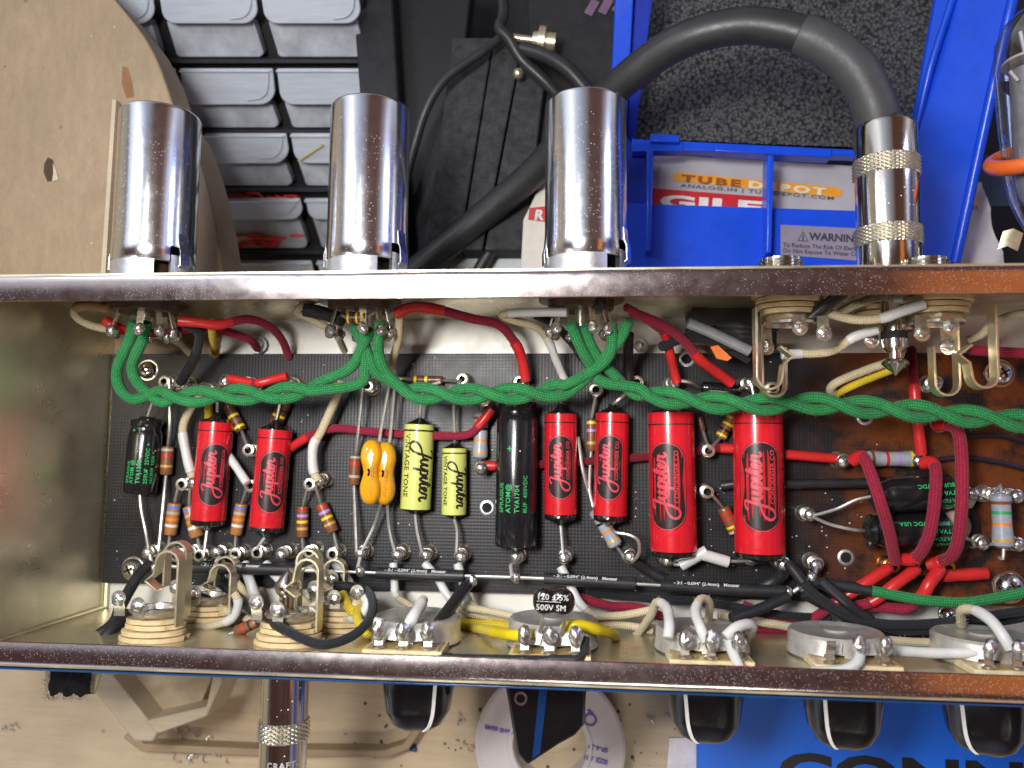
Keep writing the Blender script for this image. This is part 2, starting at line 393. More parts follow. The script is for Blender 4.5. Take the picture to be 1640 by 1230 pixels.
for (px, py, k) in TUR:
    c = P(px, py, ZT); c.z = zb; u = c+Vector((0, 0, 1)); h = ZT-zb; m = MB(); r = .19
    pr = [(0, .25), (.05, .25), (.09, .2), (.18, .155), (.3, .15), (.32, .19), (.38, .19), (.4, .14), (h-.1, .155), (h-.08, r), (h-.01, r), (h, r-.02)]
    if k: pr += [(h, .105), (h-.25, .10), (h-.25, 0)]
    else: pr += [(h+.05, .10), (h+.09, .05), (h+.1, 0)]
    mis = [0]*(len(pr)-1)
    if k: mis[-1] = 1; mis[-2] = 1
    m.lathe(pr, c, u, 18, mis=mis)
    t_ = build('turret', m, [ring_o if k == 2 else nickel, hole], board)
    m = MB()
    if k == 0: m.ball(c+Vector((random.uniform(-.03, .03), random.uniform(-.05, .02), h-.02)), .19, 12, 8, (1, 1, .75), jit=.03)
    m.ball(c+Vector((random.uniform(-.06, .06), random.uniform(-.06, .06), .2)), .20, 10, 7, (1.05, 1.05, .6), jit=.06)
    build('solder_joint', m, solder, t_)

# ---------------------------------------------------------------- wires
def sleeve_mesh(pts, r, mi=0, mb=None):
    mb = mb or MB(); n = len(pts); rs = [r*(1.0 + .03*math.sin(i*.7)) for i in range(n)]
    mb.tube(pts, rs, 12, mi); return mb
def length(pts): return sum((pts[i+1]-pts[i]).length for i in range(len(pts)-1))
def wire(name, pts, col, w, label, sleeves=(), cat='wire', group=None, fuzz=0, seg=12, sw=1.16):
    P3 = [P(*p) if len(p) == 3 else Vector(p[:3]) for p in pts]
    q = cr(P3, .08); zm = sum(p[2] for p in pts)/len(pts); r = rad(w, zm)*.95; n = len(q)
    root = thing(name, q[0], label, cat, group)
    m = MB(); q2 = [p + Vector((random.uniform(-1, 1), random.uniform(-1, 1), random.uniform(-1, 1)))*r*.015 for p in q]
    m.tube(q2, r, seg)
    if fuzz: add_fuzz(m, q, r, fuzz)
    build('cloth_braid' if 'cloth' in cl[col].name else 'insulation', m, cl[col], root, 60)
    for s in sleeves:
        a, b, c = s[:3]; i0 = int(a*(n-1)); i1 = max(i0+2, int(b*(n-1))); k = min(1.18, s[3]) if len(s) > 3 else sw
        sg = q[i0:i1+1]; m = sleeve_mesh(sg, r*k); build('sleeve', m, sl[c], root, 60)
    return root
def add_fuzz(m, q, r, per):
    n = len(q)
    for i in range(int(length(q)*per)):
        k = random.randrange(1, n-1); t = (q[k+1]-q[k-1]).normalized(); e = frame(t); a = random.uniform(0, 2*math.pi)
        d = e[0]*math.cos(a)+e[1]*math.sin(a); b = q[k]+d*r*.93; l = random.uniform(.04, .13)
        dr = (d + t*random.uniform(-1.6, 1.6) + Vector((random.uniform(-.5, .5),)*3)).normalized(); wv = t.cross(dr).normalized()*.0048
        mid = b+dr*l*.5 + d*.01; tip = b+dr*l + Vector((random.uniform(-.02, .02), random.uniform(-.02, .02), 0))
        m.add([b+wv, b-wv, mid-wv, mid+wv, tip], [[0, 1, 2, 3], [3, 2, 4]])
def twisted(name, lead_in, centre, lead_out, label, w=17.6, period=5.0, ph=0.0):
    q = cr([P(*p) for p in centre], .08); L = 0; n = len(q); tot = length(q)
    root = thing(name, q[0], label, 'wire', 'green heater wire pairs'); r = rad(w, 2.5)
    for s in (0, 1):
        pts = []; L = 0; up = Vector((0, 0, 1))
        for i, p in enumerate(q):
            if i: L += (q[i]-q[i-1]).length
            t = (q[min(i+1, n-1)]-q[max(i-1, 0)]).normalized(); sd = up.cross(t).normalized()
            a = ph + 2*math.pi*L/period + math.pi*s
            if i % 4 == 0: pts.append(p + (sd*math.cos(a) *1.12 + up*math.sin(a)*.9)*r)
        li = [P(*p) for p in lead_in[s]]; lo = [P(*p) for p in lead_out[s]]
        full = cr(li + pts[1:-1] + lo, .07)
        m = MB(); m.tube(full, [r*(1+.03*math.sin(i*.5+s)) for i in range(len(full))], 14)
        add_fuzz(m, full, r, 110)
        if li:
            for _ in range(26):
                b = li[0]; d = Vector((random.uniform(-1, 1), random.uniform(-.5, 1.2), random.uniform(-.2, 1))).normalized(); w_ = Vector((.006, 0, 0))
                b = b + d*r*.6
                m.add([b-w_, b+w_, b+d*random.uniform(.06, .14)], [[0, 1, 2]])
        build('strand', m, cl['green'], root, 60)
G = 2.5
twisted('heater_wire_pair', [[(215,515,3.4),(207,545,3.2),(188,590,2.8),(192,622,2.6),(215,640,2.5)], [(234,516,3.4),(228,545,3.2),(212,585,2.8),(222,615,2.6)]],
        [(238,634,G),(300,636,G),(360,631,G),(420,633,G),(478,626,G),(530,615,G)],
        [[(560,590,2.8),(578,560,3.1),(592,528,3.5)], [(575,615,2.7),(586,590,2.9),(583,555,3.1),(566,522,3.4)]],
        'green twisted cloth wires looping down beside the end panel to the middle socket', period=2.6, ph=-.4)
twisted('heater_wire_pair', [[(609,514,3.5),(606,560,3.1),(618,595,2.8)], [(577,530,3.3),(590,568,3.0),(604,598,2.8)]],
        [(632,614,G),(662,628,G),(720,632,G),(790,630,G),(860,630,G),(915,620,G),(936,606,G)],
        [[(962,585,2.9),(980,555,3.2),(978,518,3.5)], [(945,600,2.7),(968,575,2.9),(992,545,3.2),(1006,515,3.5)]],
        'green twisted cloth wires sagging past the two yellow capacitors between the middle and third sockets', period=2.5, ph=.9)
twisted('heater_wire_pair', [[(914,518,3.5),(932,560,3.1),(950,590,2.7),(966,612,2.6)], [(934,522,3.3),(948,556,3.0),(964,580,2.7),(985,602,2.5)]],
        [(1000,622,G),(1050,634,G),(1120,643,G),(1200,648,G),(1290,646,G),(1380,652,G),(1460,658,G),(1540,666,G),(1610,672,G),(1700,682,G)], [[],[]],
        'long green twisted cloth wires running over the fat red capacitors and out of frame', period=2.6, ph=.2)
wire('green_wire', [(1300,932,1.3),(1345,938,1.3),(1400,947,1.4),(1470,960,1.5),(1540,965,1.6),(1600,957,1.7),(1700,935,1.9)], 'green', 17, 'single green cloth wire with a black sleeved start below the red sleeves', [(.0,.25,'b',1.15)], fuzz=60)
RW = [
 ([(168,513,3.3),(185,524,3.2),(215,532,2.8),(260,533,2.3),(330,525,2.0),(395,542,1.2),(412,558,.4)], 'red', 15, 'red cloth wire whose open sleeve curls round the first socket', [(0,.18,'r')]),
 ([(286,514,3.4),(320,517,3.2),(352,520,2.9),(395,511,2.4),(430,522,1.8),(452,545,1.0),(462,572,.4)], 'red', 15, 'red cloth wire with a bright sleeve leaving the first socket sideways', [(0,.33,'r')]),
 ([(632,503,3.3),(662,492,3.2),(702,496,2.9),(755,510,2.5),(798,520,2.1),(824,548,1.7),(836,575,1.4),(842,610,1.2)], 'red', 16, 'red cloth wire arching from the middle socket to above the large black capacitor', [(0,.27,'r'),(.76,1,'r')]),
 ([(1003,492,3.5),(1030,508,3.0),(1050,522,2.5),(1066,538,2.0),(1075,575,1.5),(1084,612,1.2)], 'red', 14, 'red wire dropping steeply from the third socket behind the green pair into a straight sleeve', [(.5,1,'r')]),
 ([(1012,500,3.2),(1060,520,2.7),(1095,545,2.2),(1120,575,1.8),(1150,598,1.4),(1172,614,1.2)], 'red', 16, 'red wire slanting past the grey tube to the turret above the largest red capacitor', [(.62,1,'r')]),
 ([(366,606,1.2),(400,612,1.2),(415,613,1.25),(432,609,1.2),(460,602,1.2)], 'red', 13, 'short red jumper in two sleeves above the red capacitors', [(0,.45,'r'),(.5,1,'r')]),
 ([(452,727,.6),(480,708,.8),(505,694,.9),(540,686,.9),(600,692,.85),(680,697,.85),(745,697,.9),(768,680,1.0),(787,655,1.0)], 'red', 14, 'dark red cloth wire running behind the orange mica and yellow capacitors', [(0,.16,'r'),(.91,1,'r')]),
 ([(768,746,.8),(800,746,.8),(860,744,.7),(930,740,.7),(1020,733,.7),(1120,722,.7),(1160,718,.75),(1240,726,.8),(1342,735,.8)], 'darkred', 14, 'long dark red wire passing behind the four upright red capacitors', [(0,.055,'r'),(.68,.76,'r'),(.86,1,'r')]),
 ([(1460,560,.5),(1462,590,1.2),(1466,640,1.4),(1470,680,1.2),(1476,728,1.1)], 'red', 15, 'red wire coming down under the green pair into the end of the grey power resistor', [(.45,1,'r')]),
 ([(1366,738,1.3),(1382,732,1.6),(1397,765,2.0),(1412,810,2.1),(1425,855,1.8),(1434,900,1.2)], 'red', 19, 'red cloth wire bowed over the black capacitors, first of three', [(0,.1,'r',1.1)]),
 ([(1478,742,1.3),(1494,742,1.6),(1499,765,1.9),(1495,820,2.1),(1486,862,2.0),(1468,893,1.5),(1445,896,1.1)], 'red', 19, 'red cloth wire bowed over the black capacitors, middle of three', [(0,.14,'r',1.1),(.9,1,'r',1.1)]),
 ([(1498,680,1.1),(1522,682,1.5),(1537,700,1.8),(1541,770,2.1),(1538,840,2.1),(1528,885,1.8),(1505,900,1.3),(1485,904,1.1)], 'red', 19, 'longest red cloth wire beside the ceramic trimmer, last of three', [(0,.07,'r',1.1),(.92,1,'r',1.1)]),
 ([(1425,908,1.1),(1395,928,1.3),(1345,962,1.2),(1300,992,.9)], 'red', 16, 'red sleeve slanting under the black and green sleeve, nearest the board hole in the painted orange reflection', [(.05,.75,'r')]),
 ([(1470,910,1.1),(1435,935,1.3),(1400,962,1.2),(1370,970,1.0),(1330,968,.7)], 'red', 16, 'red wire slanting from the second copper ringed turret', [(.05,.62,'r')]),
 ([(1506,910,1.2),(1488,935,1.4),(1476,955,1.3),(1450,975,1.2),(1410,972,1.0),(1365,968,.7)], 'red', 17, 'red wire curling under the green wire from the third copper ringed turret', [(.02,.42,'r')]),
 ([(1500,922,.9),(1535,921,.9),(1580,918,.9)], 'red', 17, 'blunt red sleeved stub pointing away from the copper ringed turrets', [(0,1,'r',1.2)]),
 ([(1552,560,2.2),(1590,563,2.2),(1650,566,2.2)], 'red', 17, 'crimson cloth wire beside the loop lug of the rear jack', []),
 ([(930,957,.6),(975,970,.7),(1030,975,.7),(1100,1003,.7),(1200,1008,.8),(1290,1012,.8)], 'red', 15, 'lower red cloth wire running behind the pot cans', []),
 ([(1190,968,.6),(1225,985,.8),(1262,1000,.8),(1330,990,.7)], 'red', 14, 'red cloth wire passing under the ground nut', []),
 ([(1180,975,.7),(1215,994,.9),(1268,1005,.9)], 'red', 14, 'short red cloth wire disappearing behind the fourth pot', []),
 ([(296,520,3.0),(318,533,2.7),(316,560,2.2),(304,588,1.7),(289,612,1.2)], 'black', 15, 'black cloth wire bending down beside the first mounting screw', [(.45,1,'b',1.15)]),
 ([(488,496,3.2),(515,501,3.2),(548,512,3.4)], 'plastic_b', 24, 'thick black sleeve entering the middle socket', []),
 ([(858,505,2.8),(888,520,2.5),(912,545,2.1),(930,568,1.7),(950,592,1.3)], 'black', 14, 'black cloth wire with shrunk end crossing behind the green pair', [(.68,1,'b',1.25)]),
 ([(1007,535,2.2),(1006,575,1.6),(1007,618,1.2)], 'plastic_b', 17, 'straight black sleeve standing just behind the green pair of the third socket', []),
 ([(940,455,3.6),(955,470,3.7),(962,492,3.8)], 'plastic_b', 24, 'black sleeve bent into the third socket from above', []),
 ([(242,903,1.3),(220,925,1.7),(195,968,2.3),(180,1000,2.7),(135,1032,3.2)], 'plastic_b', 20, 'black sleeved wire bending from the bus end into the chassis corner', []),
 ([(205,984,2.6),(180,1008,3.2),(160,1035,3.5)], 'plastic_b', 24, 'thick black heatshrink stub with printed size, beside the first jack', []),
 ([(345,930,1.0),(368,945,1.4),(390,965,1.9),(428,990,3.6),(448,1003,4.4),(480,1021,4.9),(520,1032,5.0),(565,1018,4.7),(592,990,4.0),(596,960,3.0),(580,943,2.0),(538,938,1.7)], 'black', 15, 'black cloth wire swinging in a big loop round the second jack', [(0,.09,'b'),(.14,.47,'b',1.3),(.9,1,'b',1.2)]),
 ([(752,932,1.2),(738,950,1.8),(720,975,2.6),(700,1003,3.6)], 'plastic_b', 21, 'thick black sleeve slanting from the ground bus to the first pot', []),
 ([(684,1018,4.4),(683,1035,4.5),(692,1050,4.6),(720,1053,4.7),(820,1055,4.8),(905,1056,4.8),(932,1050,4.7),(938,1022,4.4)], 'black', 13, 'black jumper lying along the front rim between the first two pots', [(0,.22,'b',1.15),(.72,1,'b',1.15)]),
 ([(1015,898,.9),(1040,915,.7),(1090,938,.7),(1150,952,.7),(1215,945,.8)], 'black', 14, 'black cloth wire drooping from the turret under the grey diagonal resistor', [(0,.3,'b',1.3)]),
 ([(940,948,.5),(1010,955,.6),(1080,962,.6),(1150,958,.6),(1230,940,.7)], 'black', 14, 'lower black cloth wire running along the board edge', []),
 ([(1262,902,1.1),(1275,918,1.3),(1300,948,1.6),(1340,975,1.6),(1375,992,1.5),(1430,1000,1.5),(1500,998,1.6),(1560,990,1.8),(1660,975,2.1)], 'black', 15, 'uppermost black cloth wire of the bundle sweeping past the fifth pot', [(0,.1,'b',1.2)]),
 ([(1315,930,1.5),(1350,960,1.6),(1380,985,1.5),(1430,1008,1.3),(1500,1008,1.4),(1580,998,1.5),(1660,985,1.9)], 'black', 15, 'second black cloth wire of the bundle, starting in a printed sleeve', [(0,.3,'b',1.25)]),
 ([(1288,950,1.4),(1330,975,1.2),(1370,1000,1.0),(1430,1020,1.0),(1510,1022,1.0),(1600,1010,1.2)], 'black', 15, 'lowest black cloth wire of the bundle between the last two pots', [(0,.12,'b',1.2)]),
 ([(1155,778,.6),(1190,775,.7),(1280,775,.75),(1360,774,.75),(1420,772,.7)], 'plastic_b', 16, 'straight black wire passing behind the largest red capacitor', []),
 ([(1352,468,4.2),(1325,487,4.2),(1294,512,4.0)], 'plastic_b', 20, 'black sleeve soldered to the first rear jack', []),
 ([(1262,955,1.6),(1240,965,1.7),(1210,978,2.0),(1172,990,2.4)], 'plastic_b', 18, 'short black sleeve lying above the third pot', []),
 ([(1255,915,1.0),(1240,930,.8),(1218,942,.7)], 'plastic_b', 22, 'black sleeve slipping under the end of the ground bus', []),
 ([(1540,700,.5),(1590,697,.55),(1625,703,.55),(1670,720,.55)], 'purple', 8, 'thin dark wire lying on the painted orange reflection of the board, upper', []),
 ([(1500,737,.5),(1535,733,.55),(1590,738,.55),(1660,756,.55)], 'purple', 8, 'thin dark wire lying on the painted orange reflection of the board, lower', []),
 ([(1080,545,1.8),(1060,555,1.9),(1100,541,2.0),(1150,550,1.8),(1200,575,1.6)], 'black', 17, 'black cloth wire looped under the grey tube', []),
 ([(1102,517,2.4),(1140,533,2.3),(1200,562,2.1)], 'grey', 19, 'shiny grey plastic tube slanting to the first rear jack', []),
 ([(172,494,3.5),(145,490,3.4),(120,494,3.2),(125,510,3.0),(160,525,2.7),(230,533,2.2),(280,545,1.4),(305,566,.5)], 'cream', 14, 'cream cloth wire looping out to the chassis end from the first socket', [(0,.22,'t',1.15)]),
 ([(555,470,3.0),(500,482,3.0),(476,498,2.9),(500,512,2.7),(535,532,2.2),(552,562,1.0)], 'cream', 13, 'cream cloth wire curling under the black sleeve at the middle socket', []),
 ([(640,497,3.2),(638,540,2.6),(630,575,1.9),(626,604,1.3)], 'cream', 14, 'pale brown cloth wire dropping from the middle socket', [(.85,1,'w',1.2)]),
 ([(908,500,3.7),(870,500,3.6),(832,501,3.4),(804,504,3.1),(822,513,2.9),(858,524,2.5),(878,545,2.0),(890,575,1.6),(903,606,1.2)], 'cream', 13, 'cream wire folded back on itself between two white sleeves beside the third socket', [(0,.33,'w',1.2),(.7,1,'w',1.15)]),
 ([(322,632,1.0),(305,655,1.0),(293,685,1.0),(298,725,1.0),(308,765,1.0)], 'cream', 14, 'cream wire between the small black capacitor and first red capacitor', [(.5,.95,'w',1.2)]),
 ([(548,610,1.2),(535,645,1.1),(515,690,1.1),(502,715,1.1),(502,752,1.1),(510,770,1.1)], 'cream', 15, 'cream wire slanting down beside the second red capacitor', [(.6,.93,'w',1.2)]),
 ([(366,730,.8),(380,750,.9),(396,774,1.1)], 'cream', 13, 'white sleeved wire slipping out between the two first red capacitors', [(0,1,'w',1.15)]),
 ([(1310,500,3.7),(1330,503,3.8),(1370,512,4.0),(1410,510,4.1),(1440,500,4.2),(1480,486,4.3)], 'cream', 15, 'cream wire crossing between the two rear jacks', [(.62,1,'w',1.25)]),
 ([(1252,568,3.2),(1275,567,3.2),(1330,563,3.1),(1368,540,3.3),(1405,528,3.4)], 'cream', 14, 'cream wire joining the first rear jack spring to the plug side', [(0,.2,'w',1.25),(.72,1,'w',1.2)]),
 ([(1345,500,3.0),(1370,488,3.3),(1410,475,3.5),(1450,477,3.7),(1498,490,4.0)], 'cream', 15, 'cream wire tucked up under the rear rim', [(.6,1,'w',1.2)]),
 ([(1665,498,2.8),(1620,505,2.8),(1590,518,2.7),(1572,535,2.5),(1550,545,2.3)], 'cream', 13, 'cream wire entering past the second rear jack', []),
 ([(1430,578,1.6),(1390,592,1.5),(1345,610,1.3),(1330,622,1.0),(1336,632,.6)], 'cream', 14, 'cream wire folding down into the board beside its yellow twin', []),
 ([(1440,588,1.5),(1400,603,1.3),(1360,620,1.1),(1338,632,.5)], 'yellow', 13, 'yellow wire folding down into the board beside its cream twin', []),
 ([(338,515,3.0),(341,545,2.0),(345,568,.5)], 'yellow', 13, 'short yellow wire dropping behind the first green loop', []),
 ([(333,630,.8),(334,650,.8),(334,680,.8)], 'yellow', 14, 'yellow wire tucked behind the top of the first red capacitor', []),
 ([(548,952,2.0),(566,980,2.5),(600,1003,2.0),(650,1005,.9),(740,998,1.0),(820,1003,1.2)], 'yellow', 17, 'upper yellow wire running behind the first pot to the second', []),
 ([(540,985,1.6),(575,1010,2.2),(620,1018,1.6),(680,1014,1.2),(750,1006,1.6),(800,1014,3.3),(822,1017,4.0),(856,1016,4.2)], 'yellow', 15, 'lower yellow wire ending in a bright sleeve at the second pot', [(.75,1,'y',1.3)]),
 ([(902,1008,4.0),(925,1000,4.1),(955,1008,3.8),(978,1014,3.0),(985,1022,2.0),(965,1030,.9)], 'yellow', 15, 'yellow sleeved wire on the outer side of the second pot', [(0,.7,'y',1.3)]),
 ([(350,897,.9),(372,925,1.2),(392,950,1.2),(402,985,1.0),(350,1000,1.4)], 'cream', 13, 'cream wire from the fourth front turret with a slanted white sleeve', [(0,.35,'w',1.25)]),
 ([(392,903,.9),(400,930,1.2),(412,965,1.2),(420,985,1.0),(440,1000,.9)], 'cream', 15, 'cream wire with upright white sleeve behind the second jack plug tip', [(0,.65,'w',1.25)]),
 ([(425,903,.9),(445,925,1.1),(470,950,1.1),(520,985,.8)], 'cream', 14, 'cream wire passing behind the plug tip', [(0,.5,'w',1.25)]),
 ([(512,905,.9),(540,950,1.1),(552,975,1.0),(560,1000,.9)], 'cream', 14, 'cream wire behind the second jack spring', [(0,.6,'w',1.2)]),
 ([(537,902,.9),(555,925,1.0),(575,960,1.0),(610,980,.9)], 'cream', 13, 'white sleeved wire meeting the black loop near the second jack', [(0,.6,'w',1.25)]),
 ([(630,902,.9),(632,935,1.0),(635,955,1.0),(660,972,.9)], 'cream', 12, 'white sleeved wire under the ground bus, above the first pot', [(0,.7,'w',1.3)]),
 ([(680,902,.9),(700,925,1.0),(722,960,1.2),(760,985,1.1),(870,990,1.0)], 'cream', 12, 'cream wire with printed white sleeve slanting behind the black sleeve', [(0,.33,'w',1.3)]),
 ([(733,903,.9),(742,935,1.0),(750,962,1.1),(785,985,1.1),(860,995,1.0)], 'cream', 13, 'cream wire leaving the smaller yellow capacitor turret downwards', [(0,.35,'w',1.25)]),
 ([(898,908,.9),(912,935,1.0),(930,968,1.1),(965,990,1.0),(1045,985,1.0)], 'cream', 13, 'cream wire with long white sleeve passing behind the black mica capacitor', [(0,.42,'w',1.3)]),
 ([(1070,1022,4.2),(1072,1000,4.0),(1068,975,3.4),(1052,965,2.8),(1040,990,2.2),(1010,1022,1.2),(950,1024,1.0)], 'cream', 14, 'cream wire hooked over the third pot into a white sleeve, first of three', [(0,.28,'w',1.2)]),
 ([(1130,1028,4.3),(1122,1005,4.2),(1114,980,3.7),(1122,960,3.2),(1136,965,2.8),(1134,995,2.2)], 'cream', 14, 'cream wire hooked over the third pot, middle of three', [(0,.42,'w',1.2)]),
 ([(1162,1020,4.4),(1180,1005,4.3),(1200,1000,4.0),(1204,1012,3.6),(1190,1032,3.0)], 'cream', 15, 'cream wire hooked round the outer side of the third pot', [(0,.5,'w',1.25)]),
 ([(1168,1030,4.4),(1176,1050,4.7),(1186,1072,5.0)], 'cream', 15, 'white sleeve drooping over the front rim at the third pot', [(0,1,'w',1.2)]),
 ([(1378,1046,4.6),(1372,1062,4.9),(1345,1075,5.1),(1300,1076,5.1)], 'cream', 15, 'white sleeve curled under the fourth pot lug', [(0,1,'w',1.2)]),
 ([(1432,1042,3.8),(1500,1046,3.7),(1565,1045,3.9)], 'cream', 15, 'straight white sleeved wire joining the last two pots', [(0,1,'w',1.15)]),
 ([(1425,1026,2.6),(1470,1029,2.4),(1520,1029,2.2)], 'cream', 14, 'cream wire seen above the straight white sleeve', []),
 ([(1618,1040,4.3),(1604,1015,4.2),(1585,992,3.9),(1560,977,3.4),(1540,978,3.0),(1540,1000,2.4)], 'cream', 15, 'cream wire arching over the fifth pot into a white sleeve', [(0,.5,'w',1.2)]),
 ([(470,955,.8),(540,966,.8),(620,976,.8),(700,986,.8),(800,986,.8)], 'cream', 13, 'cream wire running low behind the second jack towards the first pot', []),
 ([(742,972,1.4),(790,980,1.5),(826,988,1.5)], 'cream', 12, 'short cream wire spanning from the first pot to the second', []),
 ([(590,950,1.6),(572,985,2.8),(588,1014,3.2),(606,1018,2.4)], 'yellow', 16, 'yellow wire doubling back inside the big black loop', []),
 ([(318,958,1.6),(350,974,2.0),(385,986,2.0),(418,1002,1.8)], 'cream', 13, 'cream wire with short white sleeve between the two front jacks', [(.1,.5,'w')]),
 ([(305,952,1.4),(335,962,1.7),(352,986,1.6),(360,1008,1.2)], 'black', 13, 'short black cloth wire between the two front jacks', [(0,.4,'b')]),
 ([(1055,960,.8),(1140,966,.8),(1250,985,.9),(1330,990,.9)], 'black', 14, 'black cloth wire lying behind the third and fourth pots', []),
 ([(950,988,1.6),(1000,985,1.6),(1048,976,1.7)], 'cream', 13, 'uppermost cream wire between the second and third pots', []),
 ([(960,1000,1.4),(1010,1003,1.5),(1045,1010,1.5)], 'cream', 13, 'middle cream wire between the second and third pots', []),
 ([(1150,985,1.0),(1210,995,1.0),(1270,1005,1.0)], 'cream', 14, 'cream wire between red wires behind the third and fourth pots', []),
 ([(300,1006,2.4),(340,1002,2.4),(372,990,2.4),(382,965,2.5),(375,950,2.5)], 'cream', 14, 'cream wire rising between the two front jacks', [(.55,.95,'w',1.25)]),
 ([(500,990,2.2),(550,992,2.3),(578,985,2.6),(588,965,2.6),(578,950,2.4)], 'cream', 14, 'cream wire inside the big black loop', [(.55,.95,'w',1.3)]),
 ([(612,1000,4.0),(598,997,3.9),(585,1000,3.6)], 'cream', 16, 'short white sleeve on the first pot, nearest the second jack', [(0,1,'w',1.2)]),
 ([(652,1008,4.1),(662,988,4.0),(672,972,3.6),(678,960,3.2)], 'cream', 17, 'white sleeve curving over the first pot', [(0,.8,'w',1.2)]),
]
for i, (pts, col, w, lab, slv) in enumerate(RW):
    base = {'red': 'red', 'darkred': 'red', 'black': 'black', 'plastic_b': 'black', 'cream': 'cream', 'yellow': 'yellow', 'purple': 'dark', 'grey': 'grey'}[col]
    wire(base + '_wire', pts, col, w, lab, slv, group=base + ' wires in the chassis', fuzz=14 if col in ('red', 'cream', 'black', 'yellow') else 0)

# ground bus: bare wire with black sleeves
bus = thing('ground_bus', P(260, 905, 1.3), 'long bare bus wire in black sleeves along the front row of turrets', 'bus wire')
bp = cr([P(*p) for p in [(242,903,1.25),(300,909,1.3),(400,911,1.3),(560,916,1.3),(700,921,1.3),(860,926,1.3),(1000,934,1.3),(1150,943,1.3),(1265,948,1.35)]], .1)
build('bare_wire', MB().tube(bp, .05, 8), tin, bus)
def bus_sl(x0, x1, w=19):
    q = [p for p in bp]; pr = []
    for p in bp:
        v = M3.transposed() @ (p-CAM); x = W/2 - v.x/v.z*F
        if x0 <= x <= x1: pr.append(p)
    m = MB().tube(pr, rad(w, 1.3), 14)
    s_ = build('sleeve', m, shr_b, bus, 60); 
    L = length(pr); C = pr[0]; ax = (pr[-1]-pr[0]).normalized(); nz = Vector((0, 0, 1)); up = nz.cross(ax).normalized(); nz = ax.cross(up)
    m = MB(); put_cyl(m, text2d('- 3:1 - 0.094" (2.4mm)   Mouser', .14, .004), C, ax, up, nz, rad(w, 1.3)*1.03, L*.1, .09)
    build('print', m, wprint, s_, 0)
for a in ((305, 478), (600, 746), (870, 1018), (1058, 1262)): bus_sl(*a)
for (px, py) in ((577,915),(757,930),(826,925),(1262,948),(1285,940),(1300,925),(247,908)): build('solder_joint', MB().ball(P(px, py, 1.35), .14, 10, 7, (1, 1.2, .9), jit=.12), solder, bus)
for a, b in (((577,892,1.2),(572,915,1.3)), ((827,897,1.1),(818,905,1.3)), ((818,905,1.3),(820,924,1.35)), ((1309,905,1.1),(1303,925,1.3)), ((1303,925,1.3),(1270,948,1.3)), ((1265,948,1.3),(1250,965,1.5)), ((1303,925,1.3),(1340,940,1.3)), ((240,888,1.1),(243,905,1.2))):
    build('jumper_link', MB().tube([P(*a), P(*b)], .06, 8), tin, bus)
# bare leads ganged between plain turrets
# ---------------------------------------------------------------- capacitors
def lead(root, pts, w=5.5):
    q = cr([P(*p) if not isinstance(p, Vector) else p for p in pts], .1)
    build('lead', MB().tube(q, rad(w, 1.0), 8), tin, root)
def axes(A, B):
    ax = (B-A).normalized(); v = (CAM-(A+B)/2).normalized(); n = (v-ax*v.dot(ax)).normalized(); return ax, n, n.cross(ax)
def red_cap(t, b, w, label, lt=(), lb=(), roll=0.0, typ=True, z=None):
    z = z or zb + rad(w, 1.0) + .06; A, B = P(t[0], t[1], z), P(b[0], b[1], z); R = rad(w, z); L = (B-A).length
    root = thing('capacitor', A, label, 'capacitor', 'red paper capacitors')
    ax, n, s = axes(A, B)          # ax: down the picture, s = n x ax
    nn = n*math.cos(roll)+s*math.sin(roll)
    m = MB().lathe([(0, R*.93), (.015, R), (L*.5, R*1.004), (L-.02, R), (L, R*.93)], A, B, 40); build('sleeve', m, redcap, root)
    m = MB().lathe([(-R*.62, 0), (-R*.58, .10), (-R*.4, .14), (-R*.26, R*.42), (-R*.12, R*.75), (-.01, R*.90), (.05, R*.9)], A, B, 28); build('end_seal', m, epoxy, root)
    m = MB().lathe([(L-.05, R*.9), (L+.01, R*.985), (L+.12, R*.97), (L+.15, R*.88), (L+.22, R*.45), (L+.30, .12), (L+.34, 0)], A, B, 28); build('end_seal', m, epoxy, root)
    rd = -ax; up = -nn.cross(rd); up = rd.cross(nn)*-1      # text runs up the picture, its top to the picture's left
    up = nn.cross(rd)
    m = MB(); l0 = L*.60; w0 = min(R*1.58, l0*.56)
    C = A + ax*(L*.53)
    put_cyl(m, stadium_fill(l0+.12, w0+.12), C, rd, up, nn, R+.004)
    # narrow ring near the top
    for tt in ((L*.085),):
        m.lathe([(tt, R+.006), (tt+.035, R+.006)], A, B, 40)
    build('emblem', m, blkprint, root, 60)
    m = MB()
    for ins in (0.035,):
        o = stadium(l0+.12, w0+.12, 60, ins); o.append(o[0]); o2 = []
        for i in range(len(o)-1):
            for k in range(3): o2.append((o[i][0]+(o[i+1][0]-o[i][0])*k/3, o[i][1]+(o[i+1][1]-o[i][1])*k/3))
        o2.append(o[0]); put_cyl(m, ribbon(o2, .022), C, rd, up, nn, R+.008)
    sc = l0*.78/4.2; put_cyl(m, script2d(sc, .048*max(1, R/.5)), C, rd, up, nn, R+.010, -l0*.36, -sc*.05)
    put_cyl(m, text2d('CONDENSER CO', l0*.078, .002, space=1.05), C, rd, up, nn, R+.010, -l0*.20, -w0*.34)
    build('lettering', m, redprint, root, 0)
    if typ:
        m = MB(); put_cyl(m, text2d('TYPE AM', l0*.22, .004, space=1.05), C, rd, up, nn, R+.008, -l0*.45, -w0*.5-l0*.23)
        build('type_mark', m, blkprint, root, 0)
    if lt: lead(root, [A-ax*R*.55] + list(lt))
    if lb: lead(root, [A+ax*(L+.26)] + list(lb))
    return root
red_cap((347,676),(333,833),56,'first slim red paper capacitor, printed TYPE AM, over the yellow wire',[(348,628,1.0)],[(327,885,1.1)],.12)
